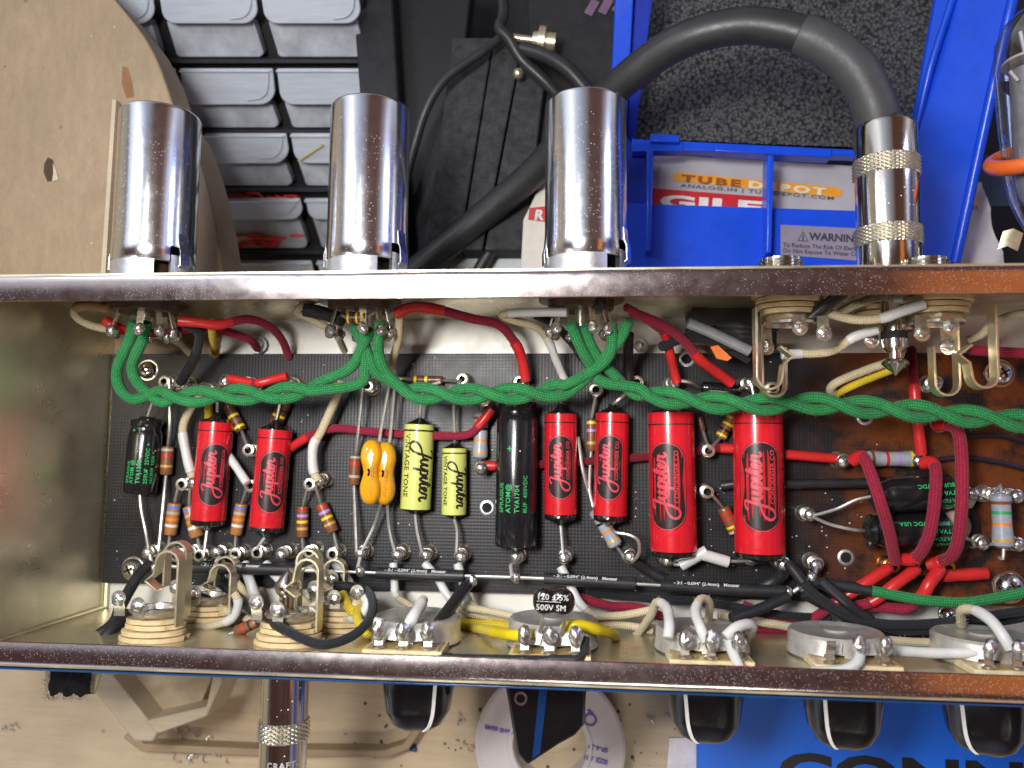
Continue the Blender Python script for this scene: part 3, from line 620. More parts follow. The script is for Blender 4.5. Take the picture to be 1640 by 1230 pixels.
red_cap((441,688),(427,844),55,'second slim red paper capacitor, tilted, beside the cream wire with the white sleeve',[(452,632,1.1),(462,615,1.1)],[(411,880,1.1)],.12)
red_cap((898,663),(898,824),52,'slim red paper capacitor next to the large black electrolytic, with a straight lower lead',[(898,635,1.0),(901,614,1.1)],[(902,888,1.1)],0,False)
red_cap((981,662),(977,826),53,'slim red paper capacitor whose lower lead loops over the diagonal grey resistor',[(985,645,1.4),(1000,632,1.4),(1018,618,1.1)],[(985,852,1.4),(1006,856,1.5),(1022,866,1.5),(1023,888,1.3),(1012,900,1.1)],-.12,False)
red_cap((1074,661),(1079,882),72,'fat red paper capacitor with scratched emblem, slightly slimmer than its fat neighbour',[(1076,636,1.1),(1079,615,1.1)],[(1072,894,1.1)],-.25,False)
red_cap((1213,659),(1217,885),76,'fattest red paper capacitor, at the edge of the painted orange reflection on the board, printed TYPE AM',[(1208,635,1.1),(1203,614,1.1)],[(1230,898,1.1)],.1)

def yel_cap(t, b, w, label, lt, lb):
    z = zb + rad(w, 1.0) + .05; A, B = P(t[0], t[1], z), P(b[0], b[1], z); R = rad(w, z); L = (B-A).length
    root = thing('capacitor', A, label, 'capacitor', 'yellow paper capacitors'); ax, n, s = axes(A, B)
    m = MB().lathe([(0, R*.95), (.01, R), (L-.01, R), (L, R*.95)], A, B, 36); build('sleeve', m, ylcap, root)
    m = MB().lathe([(-R*.5, 0), (-R*.42, .08), (-R*.25, R*.5), (-.01, R*.93), (.04, R*.9)], A, B, 24); build('end_seal', m, epoxy, root)
    m = MB().lathe([(L-.04, R*.9), (L+.01, R*.93), (L+R*.2, R*.5), (L+R*.35, .08), (L+R*.4, 0)], A, B, 24); build('end_seal', m, epoxy, root)
    up = n.cross(ax); m = MB()
    put_cyl(m, text2d('VINTAGE TONE', L*.100, .004, space=1.05), A, ax, up, n, R+.006, L*.115, -R*.98)
    sc = L*.70/4.2; put_cyl(m, script2d(sc, .055*R/.4), A, ax, up, n, R+.006, L*.22, -sc*.05+R*.22)
    m.lathe([(L*.065, R+.005), (L*.085, R+.005)], A, B, 36, skip=lambda i, j: False)
    build('lettering', m, blkprint, root, 0); lead(root, [A-ax*R*.4]+list(lt)); lead(root, [B+ax*R*.3]+list(lb))
yel_cap((672,680),(665,815),49,'larger yellow paper capacitor with black script beside the orange mica',[(673,650,1.0),(680,622,1.2),(705,612,1.1)],[(668,850,.9),(676,885,1.1)])
yel_cap((728,718),(727,824),40,'smaller yellow paper capacitor with black script',[(728,690,.9),(727,640,1.0),(736,612,1.1)],[(732,850,.9),(731,885,1.1)])

def elec(t, b, w, label, lines, ll, neck=True, lt=(), lb=(), flip=False, gap=.1, size=.13, roll=0, z=None):
    z = z or zb + rad(w, 1.0) + .04; A, B = P(t[0], t[1], z), P(b[0], b[1], z); R = rad(w, z); L = (B-A).length
    root = thing('capacitor', A, label, 'capacitor', 'black electrolytic capacitors'); ax, n, s = axes(A, B)
    pr = [(0, 0), (.0, R*.45), (.01, R*.72), (.05, R*.92), (.14, R*.97), (R*.42, R*.90), (R*.6, R*.86), (R*.8, R*.93), (R*1.05, R), (L*.6, R*1.003), (L-.1, R), (L-.03, R*.95), (L, R*.85), (L, 0)]
    m = MB().lathe(pr, A, B, 40); build('sleeve', m, blkcap, root)
    m = MB().lathe([(-.07, .0), (-.07, R*.35), (-.01, R*.5), (.02, R*.5)], A, B, 20); build('rubber_seal', m, hole, root)
    nn = n*math.cos(roll)+s*math.sin(roll)
    rd = ax if flip else -ax; up = nn.cross(rd); m = MB()
    for (txt, u, v, sz) in lines: put_cyl(m, text2d(txt, sz, .004, space=1.1), A+ax*(L*ll), rd, up, nn, R+.008, u, v)
    build('lettering', m, grnprint, root, 0)
    if lt: lead(root, [A-ax*.05]+list(lt))
    if lb: lead(root, [B]+list(lb))
elec((236,671),(224,790),53,'small black electrolytic capacitor nearest the end panel, green 25VDC lettering',
     [('SPRAGUE',0,.40,.15),('ATOM @',0,.25,.16),('TVA1208',0,.05,.17),('250UF  25VDC +',0,-.16,.16),('1613H9  USA +',0,-.33,.14),('+',1.55,.3,.2)],.86,lt=[(246,640,1.0),(259,614,1.1)],lb=[(226,815,.9),(233,850,.9),(238,880,1.1)])
elec((829,642),(826,876),66,'large upright black electrolytic capacitor with green 450VDC lettering',
     [('SPRAGUE',0,.35,.19),('ATOM@',0,.12,.20),('TVA1704',0,-.14,.19),('8UF  450VDC',0,-.38,.17),('+',1.75,.05,.3)],.76,lt=[(831,620,1.1)],lb=[(826,888,1.0)],roll=-.1)
elec((1398,795),(1522,786),54,'upper of two lying black electrolytic capacitors under the red bowed wires',
     [('SPRAGUE',0,.42,.15),('ATOM @',0,.22,.16),('TVA1405',0,.0,.16),('8UF-150VDC',0,-.22,.16)],.97,lt=[(1370,801,1.2),(1340,815,1.1),(1302,826,1.1)],lb=[(1555,788,.9),(1590,800,1.0)],z=1.25,roll=0)
elec((1388,850),(1515,848),52,'lower of two lying black electrolytic capacitors under the red bowed wires',
     [('SPRAGUE',0,.42,.15),('ATOM @',0,.22,.16),('TVA1405',0,.0,.16),('8UF-150VDC USA',0,-.22,.16)],.97,lt=[(1365,848,1.2),(1330,840,1.1),(1302,828,1.1)],lb=[(1555,865,.9),(1590,872,1.0)],z=1.05,roll=0)
elec((1122,620),(1180,626),20,'slim black capacitor half hidden under the green twisted wires',[],.9,lt=[(1105,612,1.1),(1083,609,1.1)],lb=[(1198,616,1.1)])
# mica capacitors
def mica(name, cpx, z, w, h, th, waist, m_, label, horizontal, lt, yaw=0, tilt=0):
    C = P(cpx[0], cpx[1], z); sc = (ZC-z)/F; a = w*sc/2; b = h*sc/2; prof = []
    N = 40
    root = thing(name, C, label, 'capacitor')
    R = Matrix.Rotation(yaw, 3, 'Z') @ Matrix.Rotation(tilt, 3, 'Y' if not horizontal else 'X')
    rows = []; K = 12
    for i in range(K+1):
        ph = -math.pi/2 + math.pi*i/K; k = math.cos(ph); zz = math.sin(ph)*th/2; k2 = max(.02, abs(k))**.55; row = []
        zz = math.copysign(abs(math.sin(ph))**.7, ph)*th/2
        for j in range(N):
            t = 2*math.pi*j/N; x = math.copysign(abs(math.cos(t))**.8, math.cos(t))*a; y = math.copysign(abs(math.sin(t))**.8, math.sin(t))*b
            if horizontal: y *= 1-waist*math.exp(-(x/(a*.38))**2)
            else: x *= 1-waist*math.exp(-(y/(b*.38))**2)
            bul = 1+.0*x
            zz2 = zz*(1-.25*math.exp(-(((x/(a*.38)) if horizontal else (y/(b*.38))))**2))
            row.append(C + R @ Vector((x*k2, y*k2, zz2)))
        rows.append(row)
    build('dipped_body', MB().grid(rows, True), m_, root, 60)
    for l in lt: lead(root, l)
    return root, C, R
orange = mat('orange_dip', (.80, .36, .012), .12, 0, .05, 2, .05, 6, coat=.8)
r1, C1, R1 = mica('mica_capacitor', (595,756), 1.50, 40, 106, .66, .40, orange, 'glossy orange dipped mica capacitor, bone shaped, nearer the small brown resistor', False,
     [[(606,720,1.3),(610,690,1.2),(628,590,1.2)], [(610,805,1.2),(600,840,.9),(580,882,1.1)]])
r2, C2, R2 = mica('mica_capacitor', (617,758), 1.25, 38, 102, .62, .30, orange, 'glossy orange dipped mica capacitor behind its twin, nearer the larger yellow capacitor', False,
     [[(622,720,1.1),(626,690,1.1),(634,600,1.2)], [(620,805,1.0),(624,850,.9),(633,886,1.1)]])
for rr, C, R in ((r1, C1, R1), (r2, C2, R2)):
    m = MB(); put_flat(m, text2d('10 pF 5% 500V', .13, .002), C+Vector((.10, -.65, .33)), Vector((.06, 1, 0)).normalized(), Vector((-1, .06, 0)).normalized()); build('lettering', m, mat('tan_print', (.45, .22, .02), .5), rr, 0)
blackdip = mat('black_dip', (.010, .007, .006), .08, 0, .3, 2, .05, 5, coat=1)
r3, C3, R3 = mica('mica_capacitor', (887,963), 5.0, 66, 46, .36, .26, blackdip, 'glossy black dipped mica capacitor reading 120 500V SM above the second pot', True,
     [[(868,978,4.9),(868,1000,4.6),(865,1012,4.3)], [(905,978,4.9),(903,1000,4.5),(899,1015,4.3)]])
m = MB(); ux = Vector((1, -.03, 0)).normalized(); uy = Vector((.03, 1, 0)).normalized()
put_flat(m, text2d('120 \u00b1 5%', .19, .002, space=1.05), C3+Vector((-.40, .075, .192)), ux, uy); put_flat(m, text2d('500V SM', .19, .002, space=1.05), C3+Vector((-.42, -.17, .192)), ux, uy)
put_flat(m, ([(0, 0), (.58, 0), (.58, .012), (0, .012)], [[0, 1, 2, 3]]), C3+Vector((-.40, .025, .192)), ux, uy)
build('lettering', m, wprint, r3, 0)

# ---------------------------------------------------------------- resistors
BC = {'K': (.012,.010,.01), 'N': (.22,.07,.025), 'R': (.55,.03,.02), 'O': (.80,.24,.02), 'Y': (.80,.58,.02), 'G': (.04,.35,.12), 'B': (.10,.22,.62), 'V': (.42,.26,.62), 'A': (.45,.38,.30), 'W': (.72,.70,.64), 'D': (.55,.33,.08)}
bcm = {k: mat('band_'+k, v, .35, 0, .08, 4, coat=.2) for k, v in BC.items()}
def resistor(t, b, w, body, bands, label, lt=None, lb=None, bulge=False, z=None, name='resistor'):
    z = z or zb + rad(w, 1.0) + .12; A, B = P(t[0], t[1], z), P(b[0], b[1], z); R = rad(w, z); L = (B-A).length
    root = thing(name, A, label, 'resistor', 'colour banded resistors')
    bm_ = mat('resistor_'+body, {'brown': (.20,.075,.028), 'tan': (.40,.17,.05), 'dark': (.10,.045,.025), 'grey': (.33,.36,.40)}[body], .32 if body == 'grey' else .4, 0, .12, 4, .1, 20, coat=.25)
    prof = [(0, R*.3), (0, R*.9), (.03, R)]; mis = [0, 0]
    rf = (lambda t: R*(1.0 if (t < L*.2 or t > L*.8) else .90)) if bulge else (lambda t: R)
    if bulge: prof = [(0, R*.3), (.02, R*.7), (.08, R*.97)]
    ms = [bm_]
    ed = []
    for k, (p, c) in enumerate(bands):
        ed.append((p-.045 if not bulge else p-.03, p+.045 if not bulge else p+.03, c))
    last = None
    for a, b_, c in ed:
        prof.append((max(a*L, prof[-1][0]+.002), rf(a*L))); mis.append(0)
        prof.append((b_*L, rf(b_*L))); ms.append(bcm[c]); mis.append(len(ms)-1)
    if bulge: prof += [(L*.81, R*.9), (L*.84, R), (L-.08, R*.97), (L-.02, R*.7), (L, R*.3)]; mis += [0]*5
    else: prof += [(L-.03, R), (L, R*.9), (L, R*.3)]; mis += [0]*3
    pr2 = []
    for i, p in enumerate(prof): pr2.append((p[0] if not pr2 else max(p[0], pr2[-1][0]), p[1]))
    m = MB().lathe(pr2, A, B, 28, mis=mis); build('banded_body', m, ms, root)
    if lt: lead(root, [A]+[p for p in lt])
    if lb: lead(root, [B]+[p for p in lb])
res = resistor
res((269,715),(266,760),20,'brown',[(.12,'A'),(.32,'R'),(.7,'D')],'small brown resistor with one red band beside the small black electrolytic',[(272,680,1.0),(271,616,1.0)],[(262,800,.9),(254,880,1.1)])
res((280,806),(272,856),22,'tan',[(.12,'B'),(.30,'A'),(.5,'O'),(.7,'W')],'brown resistor with blue, tan, orange and white bands, first of three alike',[(286,778,1.0)],[(269,885,1.0)])
res((303,811),(316,860),22,'tan',[(.12,'B'),(.30,'A'),(.5,'O'),(.7,'W')],'blue and orange banded resistor half hidden behind the first red capacitor',[(305,775,1.0)],[(322,885,1.0)])
res((387,807),(378,856),20,'tan',[(.12,'B'),(.30,'A'),(.5,'O'),(.7,'W')],'blue and orange banded resistor between the first two red capacitors',[(396,780,1.0)],[(376,885,1.0)])
res((364,648),(387,690),19,'dark',[(.12,'N'),(.45,'Y'),(.65,'N'),(.86,'Y')],'brown and yellow banded resistor leaning between the first two red capacitors',[(360,612,1.0)],[(397,718,1.0)])
res((458,640),(440,682),22,'dark',[(.15,'N'),(.4,'K'),(.62,'Y'),(.85,'N')],'brown resistor with yellow band tucked behind the top of the second red capacitor',[(464,615,1.0)],[(430,700,.8)])
res((485,811),(484,860),19,'brown',[(.12,'R'),(.30,'V'),(.5,'Y'),(.72,'D')],'upright resistor with red, violet and yellow bands left of its slanted twin',[(493,778,1.0)],[(486,885,1.0)])
res((514,807),(534,852),20,'brown',[(.12,'R'),(.30,'V'),(.5,'Y'),(.72,'D')],'slanted resistor with red, violet and yellow bands',[(505,778,1.0)],[(541,882,1.0)])
res((570,729),(567,776),19,'brown',[(.06,'A'),(.28,'R'),(.6,'N'),(.72,'A')],'small brown resistor with a red band touching the orange mica capacitor',[(575,680,1.0),(581,620,1.1)],[(569,830,.9),(571,884,1.1)])
res((661,608),(709,609),14,'dark',[(.1,'Y'),(.28,'N'),(.46,'Y'),(.85,'N')],'thin horizontal brown and yellow resistor lying above the green wires',[(645,606,1.0),(625,606,1.0)],[(738,610,1.1)])
res((771,660),(769,736),25,'grey',[(.13,'N'),(.36,'K'),(.6,'O'),(.85,'D')],'fat grey resistor standing upright beside the large black electrolytic',[(773,642,1.0)],[(769,748,1.0)],True)
res((952,815),(988,876),24,'grey',[(.2,'N'),(.36,'K'),(.58,'O'),(.82,'D')],'grey resistor lying diagonally under two slim red capacitors',[(935,760,1.0),(926,700,.8)],[(1000,892,1.0),(1005,900,1.0)],True)
res((1176,662),(1153,702),18,'brown',[(.2,'Y'),(.45,'Y'),(.68,'K'),(.88,'Y')],'yellow striped resistor slanting behind the fattest red capacitor',None,[(1137,720,1.0)])
res((1158,813),(1178,853),20,'brown',[(.22,'R'),(.42,'R'),(.74,'Y'),(.93,'A')],'brown resistor with two red bands and a yellow one slanting behind the fattest red capacitor',[(1140,792,1.0)],[(1195,885,1.0)])
res((947,672),(947,722),15,'brown',[(.1,'Y'),(.35,'V'),(.75,'D')],'yellow and violet banded resistor squeezed between two slim red capacitors',[(955,628,1.0)],[(944,780,.9),(950,812,1.0)])
res((1385,735),(1466,735),25,'grey',[(.13,'N'),(.42,'R'),(.66,'V'),(.90,'Y')],'horizontal grey power resistor with red, violet and yellow bands',[(1352,737,1.1)],[(1474,737,1.1)],True)
res((1602,790),(1607,878),30,'grey',[(.17,'N'),(.35,'G'),(.56,'O'),(.85,'D')],'large grey power resistor with green and orange bands near the frame edge',[(1603,776,1.4),(1594,788,1.2)],[(1606,895,1.3),(1600,893,1.2)],True,z=1.3)
res((556,509),(587,509),20,'dark',[(.1,'Y'),(.35,'K'),(.55,'Y'),(.85,'Y')],'brown and yellow resistor soldered across the middle valve socket',[(548,505,3.5)],[(600,500,3.5)],z=3.7)
res((412,996),(378,1012),18,'brown',[(.3,'K'),(.6,'R')],'brown resistor end poking out beside the second jack',[(425,985,3.0)],[(366,1016,3.0)],z=2.9)
res((1120,668),(1126,690),10,'dark',[(.5,'N')],'tiny dark resistor between the two fat red capacitors',None,[(1134,716,1.0)])
# ceramic trimmer
c = P(1528, 842, .8); root = thing('trimmer', c, 'round ceramic trimmer with a slotted white rotor on the painted orange reflection of the board', 'trimmer')
build('base', MB().lathe([(0, 0), (0, .75), (.3, .75), (.34, .7), (.34, 0)], c-Vector((0, 0, .42)), c+Vector((0, 0, 1)), 30), mat('trimmer_black', (.02, .015, .012), .35), root)
build('rotor', MB().lathe([(0, .44), (.14, .44), (.18, .40), (.18, 0)], c-Vector((0, 0, .08)), c+Vector((0, 0, 1)), 30), mat('ceramic', (.50, .40, .30), .4), root)
build('slot', MB().box(c+Vector((0, 0, .11)), (.16, .07, .02)), hole, root)
m = MB(); m.sheet([P(1545,815,.85), P(1556,795,.95), P(1560,785,1.0)], (1, .2, 0), .42, .03); build('lug', m, nickel, root)

# ---------------------------------------------------------------- valve sockets and shields
SX = [(253, 290), (591, 290), (938, 290)]
SL = ['near the end panel', 'in the middle', 'in front of the black cable']
SL2 = ['beside the plywood disc', 'in front of the drawer cabinet', 'next to the blue bin']
zS = 3.0
for k, (px, py) in enumerate(SX):
    X = P(px, py, zS).x; A = Vector((X, yT+.02, zS)); up = Vector((0, 1, 0)); Rr = 1.10
    ytop = P(px, [160, 148, 138][k], zS+1.05).y
    L = ytop-A.y
    FS = 1 if frame(up)[1].x > 0 else -1
    root = thing('valve_shield', A, 'tall mirror finish aluminium valve shield standing on the rim ' + SL2[k], 'valve shield', 'valve shields')
    m = MB(); m.lathe([(0, Rr-.08), (0, Rr+.02), (1.1, Rr+.02), (1.12, Rr-.02), (1.12, Rr-.10), (.0, Rr-.10)], A, A+up, 48,
        skip=lambda i, j: (j in (4, 5, 6) if FS > 0 else j in (41, 42, 43))); build('base_ring', m, alum, root)
    e = frame(up); seg = 64
    m = MB(); pr = [(.90, Rr-.0), (.94, Rr+.035), (1.35, Rr+.035), (1.75, Rr+.02), (L*.5, Rr+.02), (L-.12, Rr+.02), (L-.05, Rr+.005), (L-.01, Rr-.03), (L, Rr-.09), (L-.03, Rr-.3), (L-.4, Rr-.32)]
    def sk(i, j, k=k):
        a = 360*(j+.5)/seg
        # angle 0 faces the camera; e[1] sign gives the side
        d = (a-ANG) % 360
        return (i <= 1 and 0 <= d < 22) or (i == 2 and 12 <= d < 22)
    # camera facing direction is +Z = e[0]; the notch sits on the right hand side
    sgn = 1 if e[1].x > 0 else -1; ANG = (52 if sgn > 0 else 286)
    m.lathe(pr, A, A+up, seg, skip=sk); build('can', m, chrome, root, 50)
    a = math.radians(70); d = Vector((math.sin(a), 0, math.cos(a))); t = Vector((math.cos(a), 0, -math.sin(a)))
    m = MB(); b_ = A+up*.78 + d*(Rr+.05); m.sheet([b_+up*.95-d*.03, b_+up*.6, b_+up*.45+d*.06, b_+up*.05+d*.07, b_], t, .34, .04); build('bayonet_tab', m, chrome, root, 40, .006)
    a = math.radians(-75); d = Vector((math.sin(a), 0, math.cos(a))); t = Vector((math.cos(a), 0, -math.sin(a))); b_ = A+up*.75 + d*(Rr+.03)
    m = MB(); m.sheet([b_+up*.8-d*.03, b_+up*.5, b_+up*.35+d*.04, b_+d*.04], t, .25, .04); build('bayonet_tab', m, chrome, root, 40, .006)
    m = MB(); m.lathe([(0, 0), (0, .8), (.55, .78), (.9, .7), (.9, 0)], A, A+up, 24); build('valve_base', m, darkphen, root)
    # socket seen inside the chassis
    B = Vector((X-.12, yT-TH, zS+.1)); dn = Vector((0, -1, 0))
    sk_ = thing('valve_socket', B, 'nine pin valve socket crusted with solder ' + SL[k], 'valve socket', 'valve sockets')
    m = MB(); m.lathe([(0, 0), (0, 1.15), (.06, 1.15), (.08, .9), (.28, .88), (.3, .8), (.3, 0)], B, B+dn, 32); build('base', m, mat('socket_brown', (.09, .055, .035), .4, 0, .4, 3), sk_)
    m = MB(); m.lathe([(.3, .16), (.75, .16), (.78, .12), (.78, 0)], B, B+dn, 14); build('centre_post', m, nickel, sk_)
    for j in range(9):
        a = 2*math.pi*(j+.6)/10; q = B + Vector((math.sin(a)*.72, 0, math.cos(a)*.72)); o = Vector((math.sin(a), 0, math.cos(a)))
        m = MB(); m.sheet([q+dn*.28, q+dn*.5+o*.05, q+dn*.78+o*.13, q+dn*.98+o*.12], Vector((math.cos(a), 0, -math.sin(a))), .17, .035)
        pn = build('pin', m, nickel, sk_, 40)
        m = MB(); m.ball(q+dn*.88+o*.12, .15, 10, 8, (1, 1.2, 1), jit=.15); build('solder_joint', m, solder, pn)

# ---------------------------------------------------------------- potentiometers
POT = [(668, 985, 'first'), (885, 990, 'second'), (1123, 1003, 'third'), (1338, 1008, 'fourth'), (1572, 1012, 'fifth')]
PD = ['under a black slanting sleeve', 'under the black mica capacitor', 'with three hooked cream wires', 'with a clean crimped tab and no wire on top', 'under an arching cream wire at the frame edge']
def knob(X, zc, label, kind, rot):
    y0 = yB-.16; A = Vector((X, y0, zc)); root = thing('chicken_head_knob' if kind == 'p' else 'control_knob', A, label, 'knob', 'control knobs')
    blk = mat('knob_black', (.006, .006, .007), .10, 0, .2, 2, coat=.6)
    m = MB()
    if kind == 'p':
        rows = []
        pts = [(-.80, 0, .95), (-.78, 1.2, .9), (-.35, 2.35, .5), (.0, 2.45, .4)]
        poly = [(-1.05, 0), (-1.0, .7), (-.72, 2.25), (-.45, 2.50), (.35, 1.95), (.75, 1.72), (.98, 1.45), (1.05, 0)]
        m.prism([A+Vector((x, -y, .95)) for x, y in poly], Vector((0, 0, -1.9)))
        o = build('pointer_body', m, blk, root, 30, .08)
        m = MB(); m.lathe([(-.04, .15), (.03, .17), (.03, .11), (-.3, .1), (-.3, 0)], A+Vector((-.62, -.85, .97)), A+Vector((-.62, -.85, 2)), 20, mis=[0, 0, 1, 1]); build('grub_screw', m, [chrome, hole], root)
        m = MB(); m.prism([A+Vector((x, -y, .985)) for x, y in ((-.1, .0), (.12, .0), (-.12, 2.15), (-.32, 2.3))], Vector((0, 0, .01))); build('blue_glint_patch', m, mat('blue_glint', (.006, .03, .11), .15), root)  # blue glint on the black knob, painted as a thin coloured sheet
    else:
        S = 30; rows = []
        prof = [(0, 1.08), (.3, 1.06), (.9, .98), (1.5, .88), (1.85, .68), (2.02, .40), (2.08, 0.01)]
        for t, r in prof:
            row = []
            for j in range(S):
                a = 2*math.pi*j/S; x = math.cos(a)*r; z = math.sin(a)*r*(1 - .45*min(1, t/1.0)*abs(math.sin(a))**2)
                row.append(A + Matrix.Rotation(rot, 3, 'Y') @ Vector((x, -t, z)))
            rows.append(row)
        m.grid(rows, True); build('knob_body', m, blk, root, 35)
        m = MB(); Rm = Matrix.Rotation(rot, 3, 'Y'); q = []
        for t, r in prof[:-1]:
            a = math.radians(62 if rot >= 0 else 118); zf = (1 - .45*min(1, t)*abs(math.sin(a))**2)
            q.append(A + Rm @ Vector((math.cos(a)*r*1.01, -t, math.sin(a)*r*zf+.03)))
        m.sheet(cr(q, .1), Rm @ Vector((.9, 0, -.4)), .09, .03); build('white_line', m, mat('line_white', (.8, .8, .78), .4), root)
    return root
KL = ['black pointer line knob below the first pot', 'tapering black knob with a grub screw hole, in front of the solder spool', 'black knob beside the small white card', 'black knob with a curved white line over the blue box', 'black knob with a straight white line near the frame edge']
KP = [(668, 1110), (876, 1115), (1130, 1125), (1352, 1135), (1580, 1140)]
for k, (px, py, nm) in enumerate(POT):
    zc = 3.0; X = P(px, py, zc).x; B = Vector((X, yB+TH, zc)); up = Vector((0, 1, 0)); R = 1.17
    yb = P(px, [999, 1003, 1018, 1024, 1030][k], 4.1).y; D = yb-B.y
    root = thing('potentiometer', B, 'round metal potentiometer ' + PD[k], 'potentiometer', 'potentiometers')
    m = MB(); m.lathe([(.04, R+.02), (.06, R+.04), (.20, R+.02), (.24, R), (D-.06, R), (D, R-.06), (D, R-.2), (D-.03, R-.26), (D-.02, .3), (D+.02, .26), (D+.02, 0)], B, B+up, 48,
        skip=lambda i, j: i <= 2 and (j in (1, 2, 3, 44, 45, 46))); build('can', m, potcan, root)
    m = MB(); poly = [(-.95, .9), (-.95, 1.95), (.95, 1.95), (.95, .9)]
    m.lathe([(0, 0), (0, R-.05), (.16, R-.05), (.16, 0)], B, B+up, 40); m.prism([B+Vector((x*1.05, 0, z-.2)) for x, z in poly], (0, .16, 0))
    build('wafer', m, wafer, root, 40, .02)
    m = MB(); m.prism([B+Vector((x*.95, .165, z-.2)) for x, z in poly], (0, .02, 0)); build('track', m, phen, root)
    for j, dx in enumerate((-.62, 0, .62)):
        q = B+Vector((dx, .2, 1.62)); m = MB()
        m.sheet([q+Vector((0, 0, .12)), q+Vector((0, .05, .0)), q+Vector((0, .2, -.03)), q+Vector((0, .36, .08)), q+Vector((0, .50, .12))], (1, 0, 0), .2, .04)
        m.lathe([(0, .17), (.03, .17), (.06, .1), (.06, 0)], q+Vector((0, 0, .02)), q+Vector((0, 1, .02)), 12)
        l_ = build('lug', m, nickel, root)
        if not (k == 3 and j == 0):
            m = MB(); m.ball(q+Vector((0, .42, .12)), .19, 12, 8, (.9, 1.3, .6), jit=.14); build('solder_joint', m, solder, l_)
    for s in (-1, 1):
        m = MB(); m.sheet([B+Vector((s*.35, D-.1, R-.02)), B+Vector((s*.35, .55, R+.03)), B+Vector((s*.42, .3, R+.1))], (1, 0, 0), .3, .04); build('crimp_tab', m, potcan, root)
    Xk = P(KP[k][0], KP[k][1], 3.0).x
    knob(Xk, 2.9, KL[k], 'p' if k == 1 else 'r', [.15, 0, -.15, -.2, -.45][k])

# ---------------------------------------------------------------- jacks
def jack(X, y, s, zc, label, mir=1, reach=2.0, k=2):
    B = Vector((X, y, zc)); up = Vector((0, s, 0)); root = thing('jack_socket', B, label, 'jack socket', 'open frame jack sockets'); R = .93
    m = MB()
    for j, (t0, rr, dz) in enumerate(((0, 1.0, 0), (.15, .92, .03), (.30, .86, -.04), (.45, .8, .02))):
        pl = []
        for a in range(28):
            an = 2*math.pi*a/28; q = .93*rr*(1.0 if (a+j*2) % 7 else .93); pl.append(B+up*t0+Vector((math.cos(an)*q, 0, math.sin(an)*q*.74+dz+.1)))
        m.prism(pl, up*.125)
    build('wafer_stack', m, mat('cream_wafer', (.66, .50, .27), .5, 0, .2, 3, .2, 15), root, 30, .015)
    m = MB(); m.lathe([(.72, .62), (.78, .66), (.84, .62), (.84, .48), (.7, .44)], B+Vector((0, 0, .1)), B+Vector((0, 0, .1))+up, 32); m.lathe([(.60, .6), (.72, .66)], B, B+up, 24); build('bushing', m, nickel, root)
    # long bent contact springs
    def spring(x0, off, h, wz, hk):
        x = X+x0*mir; c = []
        b_ = B+Vector((x0*mir, 0, off))
        pts = [b_+up*.5, b_+up*(.5+h*.5), b_+up*(.5+h*.85)]
        cx = -mir*.30
        for a in range(9):
            an = math.pi*a/8; pts.append(b_+up*(.5+h*.85+math.sin(an)*.30)+Vector((cx*(1-math.cos(an)), 0, 0)))
        pts += [b_+up*(.5+h*.70)+Vector((cx*2.15, 0, 0)), b_+up*(.5+h*.60)+Vector((cx*2.9, 0, 0)), b_+up*(.5+h*.48)+Vector((cx*1.9, 0, 0))] if hk else [b_+up*(.5+h*.4)+Vector((cx*2, 0, 0))]
        mm = MB().sheet(pts, (0, 0, 1), wz, .055); build('contact_spring', mm, brass, root, 35, .006)
    if k > 0: spring(1.0, .75, reach, .40, True)
    if k > 1: spring(.62, -.35, reach*1.06, .36, False)
    # lugs with solder
    for j, (dx, dz, h) in enumerate(((-.05, .82, .28), (-.66, .7, .42), (.45, -.5, .6))):
        q = B+Vector((dx*mir, 0, dz))+up*.7; m = MB(); m.sheet([q, q+up*h*.5, q+up*h+Vector((0, 0, .1))], (1, 0, 0), .28, .04)
        m.lathe([(0, .19), (.04, .19), (.04, .08)], q+up*(h+.05)+Vector((0, 0, .05)), q+up*(h+.05)+Vector((0, 0, 1)), 14)
        l_ = build('lug', m, nickel, root, 35)
        m = MB(); m.ball(q+up*(h+.0)+Vector((0, 0, .08)), .17, 12, 8, (1.1, .95, .45), jit=.16); build('solder_joint', m, solder, l_)
    return root
jack(P(254,1015,3.5).x, yB+TH, 1, 3.6, 'open frame jack socket nearest the chassis end, with a wide bent spring', 1, 1.9)
jack(P(468,1020,3.5).x, yB+TH, 1, 3.6, 'open frame jack socket with a plug tip standing in it', 1, 1.75)
jack(P(330,1005,1.9).x, yB+TH, 1, 1.7, 'half hidden jack socket between the two front ones, low in the chassis', 1, 1.2)
jack(P(545,1000,1.9).x, yB+TH, 1, 1.8, 'half hidden jack socket behind the big black loop', -1, 1.2)
jack(P(1262,500,3.6).x, yT-TH, -1, 3.6, 'rear jack socket with long U spring beside the grey tube', -1, 2.05)
jack(P(1498,500,3.6).x, yT-TH, -1, 3.6, 'rear jack socket with two long springs, near the orange glow', 1, 2.0)
jack(P(1432,500,3.0).x, yT-TH, -1, 2.4, 'rear jack socket holding the rear plug tip, half hidden by cream wires', 1, 2.2, 0)

